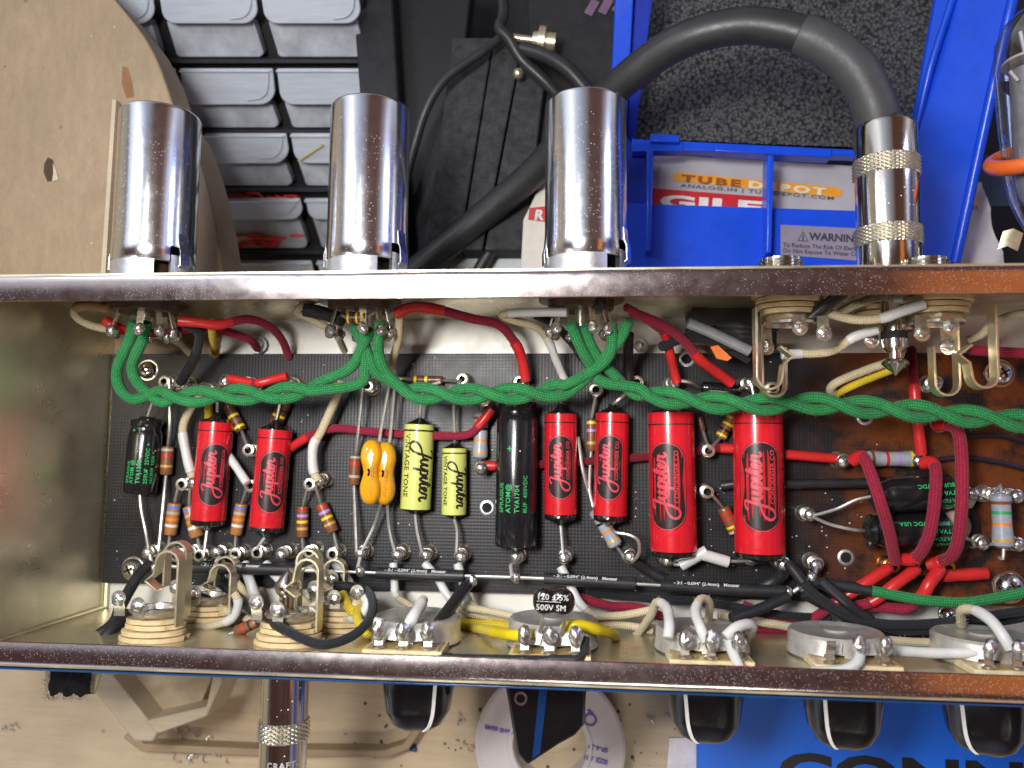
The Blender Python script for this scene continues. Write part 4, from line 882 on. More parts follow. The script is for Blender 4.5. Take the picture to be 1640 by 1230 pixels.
# plugs
def knurl(A, ax, R, t0, t1, parent, n=46, rows=9, amp=.035, m_=None):
    e = frame(ax); rr = []
    n = int(n*.62)*4; rows = rows*2
    for i in range(rows):
        t = t0+(t1-t0)*i/(rows-1); row = []
        for j in range(n):
            a = 2*math.pi*(j)/n; r = R+amp*1.6*(0 if i in (0, rows-1) else abs(math.cos(math.pi/4*(i+j))*math.cos(math.pi/4*(i-j))))
            row.append(A+ax*t+(e[0]*math.cos(a)+e[1]*math.sin(a))*r)
        rr.append(row)
    return build('knurled_band', MB().grid(rr, True), m_ or nickel, parent, 0)
pm = mat('plug_nickel', (.72, .68, .60), .12, 1, .05, 2, .05, 20, dust=.38, ds=8)
up = Vector((0, 1, 0))
X = P(1420, 300, 3.0).x; A = Vector((X, yT+.02, 3.0)); yt = P(1413, 188, 3.6).y; L = yt-A.y; R = rad(94, 3.0)
plug = thing('jack_plug', A, 'wide nickel jack plug with two knurled bands and a thick black cable', 'jack plug')
m = MB().lathe([(0, R*.9), (.1, R*.98), (L*.30, R), (L*.3+.01, R*.97), (L*.62, R), (L-.12, R), (L-.03, R*.95), (L, R*.85), (L-.02, R*.6), (L-.5, R*.6)], A, A+up, 56); build('barrel', m, pm, plug)
knurl(A, up, R+.005, L*.24+.12, L*.24+.62, plug, 44, 11); knurl(A, up, R+.005, L*.68, L*.68+.5, plug, 44, 11)
c = Vector((X, yT-.2, 3.55)); c = P(1430, 470, 3.3); c.y = yT-TH
yy = P(1432, 602, 3.3).y; Lt = c.y-yy; m = MB()
m.lathe([(0, .315), (Lt-1.15, .315)], c, c-up, 24); m.lathe([(Lt-.95, .315), (Lt-.72, .315), (Lt-.60, .2), (Lt-.45, .2), (Lt-.36, .32), (Lt-.30, .33), (Lt-.08, .08), (Lt, .01)], c, c-up, 24)
build('tip', m, pm, plug); m = MB().lathe([(Lt-1.15, .32), (Lt-.95, .32)], c, c-up, 24); build('insulator', m, hole, plug)
rubber = mat('rubber_cable', (.022, .022, .024), .42, 0, .2, 1.5, .15, 12, dust=.16, ds=6)
cab = thing('audio_cable', P(1400, 180, 3.2), 'thick black rubber cable arching over the blue bin and passing behind the third shield', 'cable')
cp = cr([P(*p) for p in [(1408,200,3.0),(1402,175,3.1),(1382,130,3.2),(1350,92,3.2),(1300,62,3.1),(1240,45,2.9),(1180,42,2.6),(1110,58,2.2),(1050,90,1.6),(990,138,.8),(930,195,-.4),(850,280,-1.8),(780,340,-2.6),(700,405,-3.2),(640,455,-3.6),(560,520,-3.8)]], .15)
build('jacket', MB().tube(cp, rad(57, 2.3), 28), rubber, cab, 60)
sp_ = [p for p in cp[:int(len(cp)*.155)]]
n = len(sp_); rs = [rad(62, 3.1)*(1.06+.035*math.sin(i*.9)*(1 if 3 < i < 12 else .2)+.03*(1-i/n)) for i in range(n)]
build('strain_relief', MB().tube(sp_, rs, 28), mat('strain_rubber', (.05, .05, .052), .5, 0, .1, 2, .2, 8), cab, 60)
m = MB().lathe([(0, .55), (.15, .6), (.3, .55), (.34, .4)], A+up*(L-.12), A+up*(L+1), 32); build('collar', m, rubber, cab)
# plug in front
X = P(455, 1160, 3.0).x; A = Vector((X, yB-.14, 3.0)); R = rad(74, 3.0); plug = thing('jack_plug', A, 'slim nickel jack plug with one knurled band and engraved lettering below the front rim', 'jack plug')
m = MB().lathe([(0, R*.75), (.06, R*.9), (.12, R*.9), (.16, R*.75), (.25, R*.8), (.3, R*.98), (.4, R), (4.5, R), (4.5, 0)], A, A-up, 48); build('barrel', m, pm, plug)
knurl(A, -up, R+.005, 1.88, 2.40, plug, 34, 10, .04); knurl(A, -up, R*.9, .1, .28, plug, 40, 4, .03)
m = MB(); C = A-up*2.8; v = (CAM-C).normalized(); nn = (v-up*v.dot(up)).normalized(); ux = Vector((1, 0, 0))
vf = text2d('CRAFT-', .22, .008, space=1.2); tw = max(p[0] for p in vf[0]); vs = []
e2 = nn.cross(-up)
for (a, b) in vf[0]:
    th = (a-tw/2)/R; xx = Vector((1, 0, 0)); xx = (xx-nn*xx.dot(nn)).normalized(); vs.append(C-up*.18+up*b+(xx*math.sin(th)+nn*math.cos(th))*(R+.008))
m.add(vs, vf[1]); build('lettering', m, mat('engraving', (.5, .5, .5), .5, .6), plug, 0)
c = P(455, 960, 3.7); c.y = yB+TH; yy = P(457, 911, 3.9).y; Lt = yy-c.y; m = MB(); c.z = 3.8; c.x = P(460, 980, 3.8).x
m.lathe([(0, .33), (Lt-1.28, .33)], c, c+up, 28); m.lathe([(Lt-1.1, .33), (Lt-1.02, .33), (Lt-.98, .22), (Lt-.72, .21), (Lt-.62, .30), (Lt-.5, .35), (Lt-.36, .32), (Lt-.05, .06), (Lt, .01)], c, c+up, 28)
build('tip', m, pm, plug); m = MB().lathe([(Lt-1.28, .34), (Lt-1.1, .34)], c, c+up, 24); build('insulator', m, mat('pale_plastic', (.5, .5, .6), .4), plug)
# jack nuts standing on the outside of the rear rim
for (px, lab) in ((1250, 'threaded nickel jack bushing nearer the WARNING label'), (1482, 'threaded nickel jack bushing beside the wide plug')):
    X = P(px, 418, 3.9).x; A = Vector((X, yT+.02, 3.9)); h = P(px, 407, 4.5).y-A.y; root = thing('jack_bushing', A, lab + ' behind the rear rim', 'jack bushing', 'jack bushings')
    pr = [(0, .62), (h*.4, .62), (h*.42, .5)]
    for i in range(4): pr += [(h*(.5+.12*i), .56), (h*(.56+.12*i), .5)]
    pr += [(h, .5), (h, .34), (h-.5, .33)]
    build('threaded_ring', MB().lathe(pr, A, A+up, 36), pm, root)
# black transformer lead block behind the first rear jack
c = P(1190, 500, 1.6); root = thing('transformer', c, 'dark transformer with wound black leads and an orange tab under the rear rim', 'transformer')
build('core', MB().box(P(1175, 505, .9), (2.6, .9, 1.6)), mat('core_black', (.012, .012, .013), .5, 0, .3, 2), root, 30, .05)
m = MB()
for i in range(5): m.tube(cr([P(1150+i*3, 520+i*9, 1.8), P(1190, 522+i*8, 2.0), P(1240, 530+i*6, 1.6)], .15), .12, 8)
build('winding', m, shr_b, root)
m = MB(); m.prism([P(1138,555,1.9), P(1150,553,1.95), P(1172,573,1.9), P(1165,578,1.85), P(1148,574,1.85)], (0, 0, -.1))
build('orange_tab', m, mat('orange_tape', (.75, .18, .02), .5), root)
# loose white sleeves joined at one turret
w_ = thing('sleeved_link', P(1130, 890, 1), 'white sleeved jumper in two pieces below the two fat red capacitors', 'wire')
lead(w_, [(1075,900,1.0),(1090,905,1.0),(1128,885,1.1),(1165,898,1.1),(1200,898,1.0)])
for a, b in (((1090,906,1.05),(1132,882,1.15)), ((1128,889,1.2),(1166,900,1.15))): build('sleeve', MB().tube(cr([P(*a), P(*b)], .1), rad(18, 1.1), 12), shr_w, w_, 60)
# ---------------------------------------------------------------- background
BZ = -5.0
def woodmat(name, c1, c2, sc=(.5, 3, 3), rough=.55, grey=.0):
    m, nt, b = nodes_new(name); tc = nt.nodes.new('ShaderNodeTexCoord').outputs['Object']
    v = mapping(nt, tc, sc); n1 = noise(nt, v, 1.6, 6, .7); n2 = noise(nt, v, 9, 5, .7); n3 = noise(nt, tc, .25, 3)
    f = mathn(nt, 'ADD', mathn(nt, 'MULTIPLY', n1, .6), mathn(nt, 'MULTIPLY', n2, .4))
    c = mixc(nt, ramp(nt, f, [(.35, 0.0), (.68, 1.0)]), c2, c1)
    c = mixc(nt, ramp(nt, n3, [(.4, 0.0), (.75, .4)]), c, tuple(x*.55 for x in c2))
    vt = nt.nodes.new('ShaderNodeTexVoronoi'); vt.inputs['Scale'].default_value = .55; nt.links.new(tc, vt.inputs['Vector'])
    c = mixc(nt, mathn(nt, 'MULTIPLY', mathn(nt, 'LESS_THAN', vt.outputs['Distance'], .05), .45), c, tuple(x*.3 for x in c2))
    c = mixc(nt, specks(nt, tc, 5, .12, .7), c, (.75, .7, .6))
    nt.links.new(c, b.inputs['Base Color']); b.inputs['Roughness'].default_value = rough
    bumpn(nt, b, n2, .15, .03); return m
bench_m = woodmat('bench_wood', (.68, .55, .38), (.54, .42, .27), (.25, 3, 3))
ply_m = woodmat('plywood', (.38, .28, .17), (.27, .19, .11), (2.2, .7, 1))
pale_m = woodmat('pale_wood', (.60, .50, .36), (.46, .38, .26), (.5, 4, 4))
m = MB(); m.box((5, -13, BZ-.5), (120, 36, 1)); tag(build('workbench', m, bench_m, None, 30), 'pale scuffed wooden workbench top under the chassis', 'workbench')
m = MB(); m.box((5, 40, -11), (160, 75, .4)); tag(build('ground', m, mat('dark_floor', (.018, .018, .020), .8), None, 0), 'dark surface behind the bench seen between the parts', 'ground', kind='structure')

# plywood disc
zw = .2
dpts = [(-500,-300),(60,-300),(120,-80),(185,0),(232,60),(258,112),(276,165),(300,205),(322,262),(340,330),(352,400),(360,470),(340,620),(-500,620)]
q = [P(x, y, zw) for x, y in dpts]; qq = cr(q[1:12], .5); poly = [q[0]] + [Vector(p) for p in qq] + q[12:]
root = thing('plywood_disc', q[3], 'large curved tan plywood piece with a slot and a rough hole', 'plywood')
build('board', MB().prism(poly, (0, 0, -1.6)), ply_m, root, 30, .05)
m = MB(); m.prism([P(x, y, zw+.004) for x, y in ((196,106),(205,108),(211,130),(215,155),(203,157),(195,135))], (0, 0, .004)); build('slot', m, mat('slot_wood', (.22, .11, .04), .7), root, 0)
m = MB(); m.prism([P(x, y, zw+.004) for x, y in ((77,252),(85,256),(87,268),(84,290),(76,291),(70,276),(71,262))], (0, 0, .004)); s_ = build('rough_hole', m, mat('hole_wood', (.07, .04, .02), .9), root, 0)
m = MB(); m.prism([P(x, y, zw+.010) for x, y in ((85,262),(90,272),(94,288),(84,291),(86,276))], (0, 0, .02)); build('splinter', m, pale_m, root, 0)
# fence of the disc, thin upright edge beside the first shield
m = MB(); m.prism([P(x, y, zw+.05) for x, y in ((187,165),(193,165),(176,440),(169,440))], (0, 0, .25)); build('edge_strip', m, pale_m, root, 0)

# drawer cabinet (leaning plane)
O = P(400, 440, -9.5); dv = (M3 @ Vector((195, -1885, -F))).normalized()*-1     # up the columns
ux = Vector((1, 0, 0)); ux = (ux - dv*ux.dot(dv)).normalized(); nv = ux.cross(dv).normalized()
if nv.z < 0: nv = -nv
cab_b = mat('cabinet_black', (.012, .012, .014), .5, 0, .2, 2)
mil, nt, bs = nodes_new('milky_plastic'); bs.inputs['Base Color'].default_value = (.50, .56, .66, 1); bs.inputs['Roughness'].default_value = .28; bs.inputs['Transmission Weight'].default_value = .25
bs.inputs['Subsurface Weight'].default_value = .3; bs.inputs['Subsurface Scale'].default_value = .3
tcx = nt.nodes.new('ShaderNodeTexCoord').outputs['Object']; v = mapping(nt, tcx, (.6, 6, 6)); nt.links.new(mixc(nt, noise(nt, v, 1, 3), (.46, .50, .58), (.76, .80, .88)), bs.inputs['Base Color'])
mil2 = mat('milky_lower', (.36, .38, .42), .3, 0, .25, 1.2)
root = thing('drawer_cabinet', O, 'black small parts cabinet with rows of milky plastic drawers', 'drawer cabinet')
def cp_(px, py, h=0.0):     # point on the cabinet's front plane, lifted by h along its normal
    return PL(px, py, O+nv*h, nv)
m = MB(); m.prism([cp_(100,-200,-.5), cp_(560,-200,-.5), cp_(597,150,-.5), cp_(640,480,-.5), cp_(150,480,-.5)], -nv*4); build('casing', m, cab_b, root, 30)
rows_ = [(-90,-60,-18,'x'), (-5, 38, 95, 0), (112, 155, 208, 1), (218, 258, 300, 2), (318, 355, 400, 3)]
DR = [ # x ranges of the lip (top edge) per row, y top of lip, lip bottom, front bottom
 ((-12, 38, 92), [(170,245),(252,410),(415,575)]), ((-2+112, 168, 205), [(180,282),(286,438),(441,595)]), ((214, 262, 298), [(200,322),(325,460),(463,600)]), ((318, 352, 398), [(240,335),(339,482),(486,600)]), ((418,450,500), [(260,345),(352,500),(505,640)])]
dn = 0
for ri, ((ya, yb_, yc), cols) in enumerate(DR):
    for (xa, xb) in cols:
        dr = []
        w = xb-xa; sh = (yc-yb_)*.24
        m = MB()
        def rp(x0, y0, x1, y1, x2, y2, x3, y3, r, h):      # four pixel corners, the lower two rounded
            out = [cp_(x0, y0, h), cp_(x1, y1, h)]
            for k in range(7):
                t = math.pi/2*k/6; out.append(cp_(x2-r+r*math.cos(t), y2-r+r*math.sin(t), h))
            for k in range(7):
                t = math.pi/2*k/6; out.append(cp_(x3+r-r*math.sin(t), y3-r+r*math.cos(t), h))
            return out
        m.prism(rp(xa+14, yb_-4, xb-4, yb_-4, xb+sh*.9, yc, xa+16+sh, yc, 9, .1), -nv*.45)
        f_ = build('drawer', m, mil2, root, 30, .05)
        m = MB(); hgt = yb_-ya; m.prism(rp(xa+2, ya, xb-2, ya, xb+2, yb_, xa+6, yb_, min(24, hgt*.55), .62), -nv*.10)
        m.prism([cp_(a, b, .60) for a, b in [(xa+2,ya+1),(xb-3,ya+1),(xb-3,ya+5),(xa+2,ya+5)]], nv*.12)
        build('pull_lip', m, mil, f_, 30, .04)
        m = MB(); m.tube(cr([cp_(xb-42,yb_-8,.66), cp_(xb-22,yb_-11,.67), cp_(xb-11,yb_-22,.67), cp_(xb-8,ya+8,.66)], .1), .035, 6); build('moulded_rib', m, mil, f_)
    m = MB(); pa, pb = cp_(130,yc+8,.15), cp_(600,yc+8,.15); m.prism([cp_(120,yc+3,.2), cp_(604,yc+3,.2), cp_(604,yc+9,.2), cp_(120,yc+9,.2)], -nv*.5); build('shelf_edge', m, mat('cab_grey', (.035, .035, .042), .4), root, 30)
m = MB()
for i in range(26):
    a = random.uniform(350, 470); b = random.uniform(318, 326); p0 = cp_(a, b, .3); m.tube(cr([p0, p0+Vector((random.uniform(-.4, .4), random.uniform(.0, .25), random.uniform(-.1, .2))), p0+Vector((random.uniform(-.8, .8), random.uniform(-.1, .3), random.uniform(-.1, .1)))], .15), .045, 6)
for i in range(16):
    a = random.uniform(375, 470); b = random.uniform(374, 392); p0 = cp_(a, b, .16); m.tube(cr([p0, p0+ux*random.uniform(-.5, .5)+dv*random.uniform(-.2, .2), p0+ux*random.uniform(-.8, .8)], .15), .05, 6)
tag(build('wire_offcuts', m, mat('red_bits', (.75, .04, .03), .4), None), 'tangle of red wire offcuts in the lowest milky drawer', 'wire offcuts', kind='stuff')
m = MB(); m.tube(cr([cp_(478,258,.75), cp_(500,243,.78), cp_(517,232,.75)], .1), .04, 6); tag(build('straw', m, mat('straw', (.55, .42, .18), .6), None), 'short straw coloured wire snippet lying on a milky drawer', 'wire snippet')

# dark case and foam block in the middle
root = thing('black_case', P(640, 200, -5), 'black case beside the drawer cabinet', 'case')
m = MB(); m.prism([P(x, y, -3.2) for x, y in ((560,-60),(625,-60),(640,180),(660,470),(600,470))], (0, 0, -2)); build('side_wall', m, mat('case_black', (.012, .012, .014), .4, 0, .2, 1.5), root, 30, .08)
m = MB(); m.prism([P(x, y, -4.2) for x, y in ((620,-60),(760,-60),(700,470),(640,470))], (0, 0, -1)); build('lid', m, mat('case_black2', (.008, .008, .009), .5), root, 30, .08)
foam, nt, bs = nodes_new('foam'); tc = nt.nodes.new('ShaderNodeTexCoord').outputs['Object']
vt = nt.nodes.new('ShaderNodeTexVoronoi'); vt.inputs['Scale'].default_value = 8; nt.links.new(tc, vt.inputs['Vector'])
n1 = noise(nt, tc, 9, 5, .75); h_ = mathn(nt, 'MULTIPLY', vt.outputs['Distance'], n1)
nt.links.new(mixc(nt, ramp(nt, h_, [(.12, 0.0), (.42, 1.0)]), (.10, .10, .105), (.006, .006, .007)), bs.inputs['Base Color']); bs.inputs['Roughness'].default_value = .75
bumpn(nt, bs, h_, 1.0, .12)
fdark = mat('foam_block', (.030, .030, .033), .85, 0, .5, 3, .8, 12)
m = MB()
for xs in (((725,60),(790,60),(735,400),(680,400)), ((792,60),(838,60),(772,400),(738,400)), ((840,62),(872,130),(840,400),(776,400))):
    m.prism([P(x, y, -3.0) for x, y in xs], (0, 0, -1.5))
tag(build('foam_block', m, fdark, None, 30, .06), 'charcoal foam block with two long grooves, between the case and the cables', 'foam block')
m = MB(); m.prism([P(x, y, -3.6) for x, y in ((845,-60),(1000,-60),(985,130),(960,260),(850,260))], (0, 0, -1.4))
root = thing('switch_box', P(920, 60, -4), 'dark metal box with a row of slots and a toggle switch', 'switch box')
build('housing', m, mat('box_black', (.016, .015, .016), .45, 0, .2, 1), root, 30, .05)
m = MB()
for i in range(3): m.box(P(948+i*22, 12-i*2, -3.55), (.32, .6, .03), Matrix.Rotation(-.5, 3, 'Z'))
build('slot', m, mat('slot_violet', (.16, .10, .16), .4), root)
a_, b_ = P(818, 60, -2.6), P(890, 68, -2.6); ax = (b_-a_).normalized(); L = (b_-a_).length
m = MB(); m.lathe([(0, 0), (.02, .1), (.08, .15), (L*.48, .13), (L*.5, .3), (L*.62, .32), (L*.63, .52), (L*.78, .52), (L*.8, .33), (L, .33), (L, 0)], a_, b_, 16); m.tube([P(872,75,-2.6), P(880,98,-2.7)], .14, 8)
build('toggle', m, brass, root)
m = MB(); m.ball(P(830, 118, -2.5), .2, 12, 8); build('rivet', m, brass, root)
def cable(pts, w, label):
    q = cr([P(*p) for p in pts], .15); return tag(build('cable', MB().tube(q, rad(w, pts[0][2]), 14), rubber, None, 60), label, 'cable')
cable([(800,-40,-2.5),(806,20,-2.2),(800,45,-1.8),(815,62,-1.8),(835,95,-2.0),(870,128,-2.2),(900,160,-2.5)], 19, 'thin black cable bending past the toggle switch')
cable([(800,62,-2.4),(770,85,-2.3),(715,125,-2.2),(685,170,-2.3),(665,230,-2.6),(640,330,-3.0)], 16, 'thin black cable curving over the foam block to behind the middle shield')
cable([(835,78,-2.0),(870,88,-1.8),(910,112,-1.6),(950,160,-1.8),(990,220,-2.5)], 24, 'short black cable curling behind the third shield')
cable([(880,260,-3.4),(850,310,-3.4),(820,350,-3.5),(780,410,-3.6),(740,480,-3.7)], 20, 'thin black cable crossing the white round lid')
m = MB(); c = P(765, 440, -4.6); m.lathe([(0, 2.6), (.25, 2.6), (.3, 2.4), (.3, 0)], c, c+Vector((0, 0, 1)), 48); tag(build('round_lid', m, mat('white_lid', (.50, .54, .56), .5, 0, .05), None), 'pale grey round lid half hidden under the black cables', 'lid')
root = thing('valve_carton', P(860, 350, -3), 'small worn white carton with a red printed mark behind the third shield', 'carton')
cart = mat('carton', (.60, .56, .50), .6, 0, .08, 2)
m = MB(); m.prism([P(x, y, -2.4) for x, y in ((838,352),(868,290),(905,290),(900,450),(833,450))], (0, 0, -1.2)); build('box', m, cart, root, 30, .03)
m = MB(); m.prism([P(x, y, -2.39) for x, y in ((848,333),(876,330),(876,356),(846,352))], (0, 0, .01)); build('red_mark', m, mat('red_ink', (.45, .02, .02), .5), root, 0)
m = MB(); put_flat(m, text2d('R', .5, .02), P(855, 352, -2.37), Vector((1, 0, 0)), Vector((.15, 1, 0)).normalized()); build('lettering', m, wprint, root, 0)

# blue bin
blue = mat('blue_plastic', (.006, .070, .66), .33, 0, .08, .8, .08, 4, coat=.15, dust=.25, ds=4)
root = thing('storage_bin', P(1230, 200, -4), 'bright blue plastic storage bin holding foam and white cartons', 'storage bin')
def prisms(name, lst, parent, mt, bev=.04):
    for z, th, poly in lst:
        build(name, MB().prism([P(x, y, z) for x, y in poly], (0, 0, -th)), mt, parent, 30, bev)
zf = -3.6
def poly3(pts, off): return MB().prism([P(*p) for p in pts], off)
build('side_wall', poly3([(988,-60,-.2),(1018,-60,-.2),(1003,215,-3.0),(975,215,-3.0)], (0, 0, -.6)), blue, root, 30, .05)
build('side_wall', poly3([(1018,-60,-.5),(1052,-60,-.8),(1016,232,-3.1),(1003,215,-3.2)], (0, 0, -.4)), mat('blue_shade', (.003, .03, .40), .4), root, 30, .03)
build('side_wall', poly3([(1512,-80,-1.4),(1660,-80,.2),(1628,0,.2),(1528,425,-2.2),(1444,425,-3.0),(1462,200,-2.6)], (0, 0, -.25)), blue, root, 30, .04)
m = MB(); m.tube(cr([P(1645,-60,.3), P(1622,0,.25), P(1575,210,-1.0), P(1530,420,-2.1)], .4), .16, 10); build('rolled_edge', m, blue, root)
m = MB(); m.tube(cr([P(1540,-60,-1.1), P(1525,0,-1.2), P(1490,110,-1.7), P(1466,215,-2.5)], .4), .12, 10); build('rolled_edge', m, blue, root)
# crossbar with raised tabs and finger notch
zc_ = -2.4
prisms('crossbar', [(zc_, .5, ((1012,222),(1380,240),(1380,250),(1012,238))), (zc_+.1, .5, ((1012,230),(1094,226),(1094,242),(1012,242))), (zc_+.35, .6, ((1042,214),(1088,216),(1088,228),(1042,226))), (zc_+.1, .6, ((1145,231),(1332,238),(1332,252),(1145,242)))], root, blue, .03)
# front hopper wall with ribs
prisms('front_panel', [(-2.6, .2, ((1000,325),(1400,338),(1465,340),(1470,470),(985,470)))], root, blue)
prisms('rib', [(-2.0, .8, ((1036,240),(1047,240),(1043,402),(1035,402))), (-2.0, .8, ((1230,248),(1240,248),(1236,405),(1227,405)))], root, blue, .05)
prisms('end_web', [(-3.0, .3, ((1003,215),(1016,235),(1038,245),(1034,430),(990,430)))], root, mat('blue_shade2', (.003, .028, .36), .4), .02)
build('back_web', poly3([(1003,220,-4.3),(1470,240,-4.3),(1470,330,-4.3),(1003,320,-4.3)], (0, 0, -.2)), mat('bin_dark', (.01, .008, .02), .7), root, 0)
lb = thing('warning_label', P(1310, 388, -2.5), 'grey WARNING sticker on the blue bin front', 'label')
build('backing', poly3([(1250,360,-2.58),(1376,366,-2.58),(1378,418,-2.58),(1250,408,-2.58)], (0, 0, .012)), mat('label_grey', (.26, .23, .30), .35, 0, .1, 2), lb, 0)
m = MB(); p0 = P(1296, 384, -2.56); p1 = P(1372, 388, -2.56); uxl = (p1-p0).normalized(); uyl = Vector((0, 0, 1)).cross(uxl)
s0 = (p1-p0).length
put_flat(m, text2d('WARNING', s0/4.35, .012), p0, uxl, uyl)
q0 = P(1254, 395, -2.56); put_flat(m, text2d('To Reduce The Risk Of Electric Shock', .20, .003), q0, uxl, uyl); put_flat(m, text2d('Do Not Expose To Water Or Rain', .20, .003), P(1254, 404, -2.56), uxl, uyl)
for ins, dd in ((0, 0),):
    a, b, c = P(1277,386,-2.56), P(1295,387,-2.56), P(1286,370,-2.56); cc_ = (a+b+c)/3
    for u, v in ((a, b), (b, c), (c, a)): m.prism([u, v, v+(cc_-v)*.2, u+(cc_-u)*.2], (0, 0, .004))
    m.box(P(1286,380,-2.56), (.04, .17, .006)); m.box(P(1286,384.5,-2.56), (.04, .04, .006))
build('lettering', m, mat('label_ink', (.03, .03, .05), .5), lb, 0)
# foam sheet in the bin
m = MB(); nx, ny = 110, 70; rows = []
for i in range(ny+1):
    r_ = []
    for j in range(nx+1):
        u = j/nx; v_ = i/ny; xl = 1050-v_*32; xr = 1535-v_*72; x = xl+(xr-xl)*u; y = -60+v_*(222+u*18+60)
        p = P(x, y, -4.0+v_*.3); p.z += random.uniform(-.05, .05); p.x += random.uniform(-.03, .03); r_.append(p)
    rows.append(r_)
m.grid(rows); tag(build('foam_pad', m, foam, None, 60), 'dark grey open cell foam pad lining the blue bin', 'foam pad')
# cartons seen through the bin openings
white_c = mat('white_card', (.42, .40, .42), .45, 0, .06, 1)
c1 = thing('carton', P(1200, 300, -3.8), 'white carton with an orange panel showing through both bin openings', 'carton')
build('card', poly3([(1020,245,-3.7),(1400,268,-3.7),(1400,345,-3.6),(1020,335,-3.6)], (0, 0, -.3)), white_c, c1, 30)
build('orange_panel', poly3([(1080,276,-3.64),(1340,300,-3.62),(1349,306,-3.62),(1347,314,-3.62),(1340,316,-3.62),(1078,289,-3.63)], (0, 0, .012)), mat('orange_ink', (.80, .33, .02), .5), c1, 0)
m = MB(); p0, p1 = P(1092, 290, -3.58), P(1330, 313, -3.58); uxl = (p1-p0).normalized(); uyl = Vector((0, 0, 1)).cross(uxl); L = (p1-p0).length
t1 = text2d('TUBE', .34, .018, space=1.35); w1 = max(a[0] for a in t1[0]); k1 = L*.40/w1
m.add([p0+uxl*(a*k1)+uyl*b for a, b in t1[0]], t1[1]); s_ = build('lettering', m, mat('brown_ink', (.30, .08, .01), .5), c1, 0)
m = MB(); t2 = text2d('DEPOT', .34, .018, space=1.35); w2 = max(a[0] for a in t2[0]); k2 = L*.52/w2
m.add([p0+uxl*(L*.45+a*k2)+uyl*b for a, b in t2[0]], t2[1]); build('lettering', m, mat('cream_ink', (.75, .68, .5), .5), c1, 0)
m = MB(); p0, p1 = P(1090, 299, -3.58), P(1335, 320, -3.58); uxl = (p1-p0).normalized(); uyl = Vector((0, 0, 1)).cross(uxl); t3 = text2d('ANALOG.IN | TUBEDEPOT.COM', .17, .004, space=1.2); k3 = (p1-p0).length/max(a[0] for a in t3[0])
m.add([p0+uxl*(a*k3)+uyl*b for a, b in t3[0]], t3[1]); build('lettering', m, mat('grey_ink', (.12, .12, .13), .5), c1, 0)
c2 = thing('carton', P(1130, 320, -3.4), 'red carton with big white letters low in the first bin opening', 'carton')
build('card', poly3([(1040,301,-3.4),(1235,316,-3.4),(1235,345,-3.4),(1040,340,-3.4)], (0, 0, -.25)), mat('red_card', (.50, .012, .02), .45), c2, 30)
m = MB(); p0, p1 = P(1056, 330, -3.38), P(1220, 342, -3.38); uxl = (p1-p0).normalized(); uyl = Vector((0, 0, 1)).cross(uxl); t4 = text2d('GILE', .66, .03, space=1.05); k4 = (p1-p0).length/max(a[0] for a in t4[0])
m.add([p0+uxl*(a*k4)+uyl*(b*.9) for a, b in t4[0]], t4[1]); build('lettering', m, mat('white_ink', (.7, .65, .62), .5), c2, 0)
c3 = thing('mailing_bag', P(1560, 370, -4.4), 'crumpled white mailing bag with an orange mark behind the wide plug', 'bag')
m = MB(); rows = []
for i in range(25):
    v_ = i/24; r_ = []
    for j in range(25):
        u = j/24; xl = 1490-v_*20; xr = 1572+v_*50; p = P(xl+(xr-xl)*u, 292+v_*170, -4.2); p.z += .18*math.sin(u*9+v_*5)*math.sin(v_*11+u*3)+random.uniform(-.03, .03); r_.append(p)
    rows.append(r_)
m.grid(rows); build('sheet', m, mat('bag_white', (.62, .60, .60), .5, 0, .05, 1, .2, 3), c3, 60)
m = MB(); m.prism([P(x, y, -3.95) for x, y in ((1545,318),(1563,312),(1568,325),(1550,332))], (0, 0, .01)); build('orange_mark', m, mat('orange_soft', (.75, .40, .12), .5), c3, 0)
m = MB(); put_flat(m, text2d('com', .26, .004), P(1546, 340, -3.95), Vector((1, .25, 0)).normalized(), Vector((-.25, 1, 0)).normalized()); build('lettering', m, mat('grey_ink', (.12, .12, .13), .5), c3, 0)
m = MB(); m.tube(cr([P(1572,140,-4.0), P(1580,170,-4.2), P(1577,195,-4.3), P(1568,215,-4.4)], .2), .18, 10); tag(build('orange_strap', m, mat('orange_dull', (.45, .12, .02), .5), None), 'dull orange strap glimpsed between the bin and the glass valve', 'strap')
m = MB(); m.prism([P(x, y, -4.6) for x, y in ((1545,250),(1640,245),(1660,330),(1560,330))], (0, 0, -.3)); tag(build('dark_box', m, mat('navy', (.008, .02, .04), .5), None), 'dark navy box behind the mailing bag', 'box')

# glass valve with orange damping ring
zv = 2.6; X = P(1664, 250, zv).x; y0 = P(1640, 415, zv).y; y1 = P(1660, 20, zv).y; A = Vector((X, y0, zv)); L = y1-y0; R = P(1664, 200, zv).x-P(1603, 200, zv).x
gl, nt, bs = nodes_new('valve_glass'); nt.nodes.remove(bs); tr = nt.nodes.new('ShaderNodeBsdfTransparent'); tr.inputs[0].default_value = (.93, .95, .97, 1); gs = nt.nodes.new('ShaderNodeBsdfGlossy'); gs.inputs['Roughness'].default_value = .04
lw = nt.nodes.new('ShaderNodeLayerWeight'); lw.inputs[0].default_value = .28; mx = nt.nodes.new('ShaderNodeMixShader'); nt.links.new(lw.outputs['Facing'], mx.inputs[0]); nt.links.new(tr.outputs[0], mx.inputs[1]); nt.links.new(gs.outputs[0], mx.inputs[2]); nt.links.new(mx.outputs[0], nt.nodes['Material Output'].inputs[0])
root = thing('vacuum_valve', A, 'clear glass power valve with grey inner plates and printed ring, by the frame edge', 'vacuum valve')
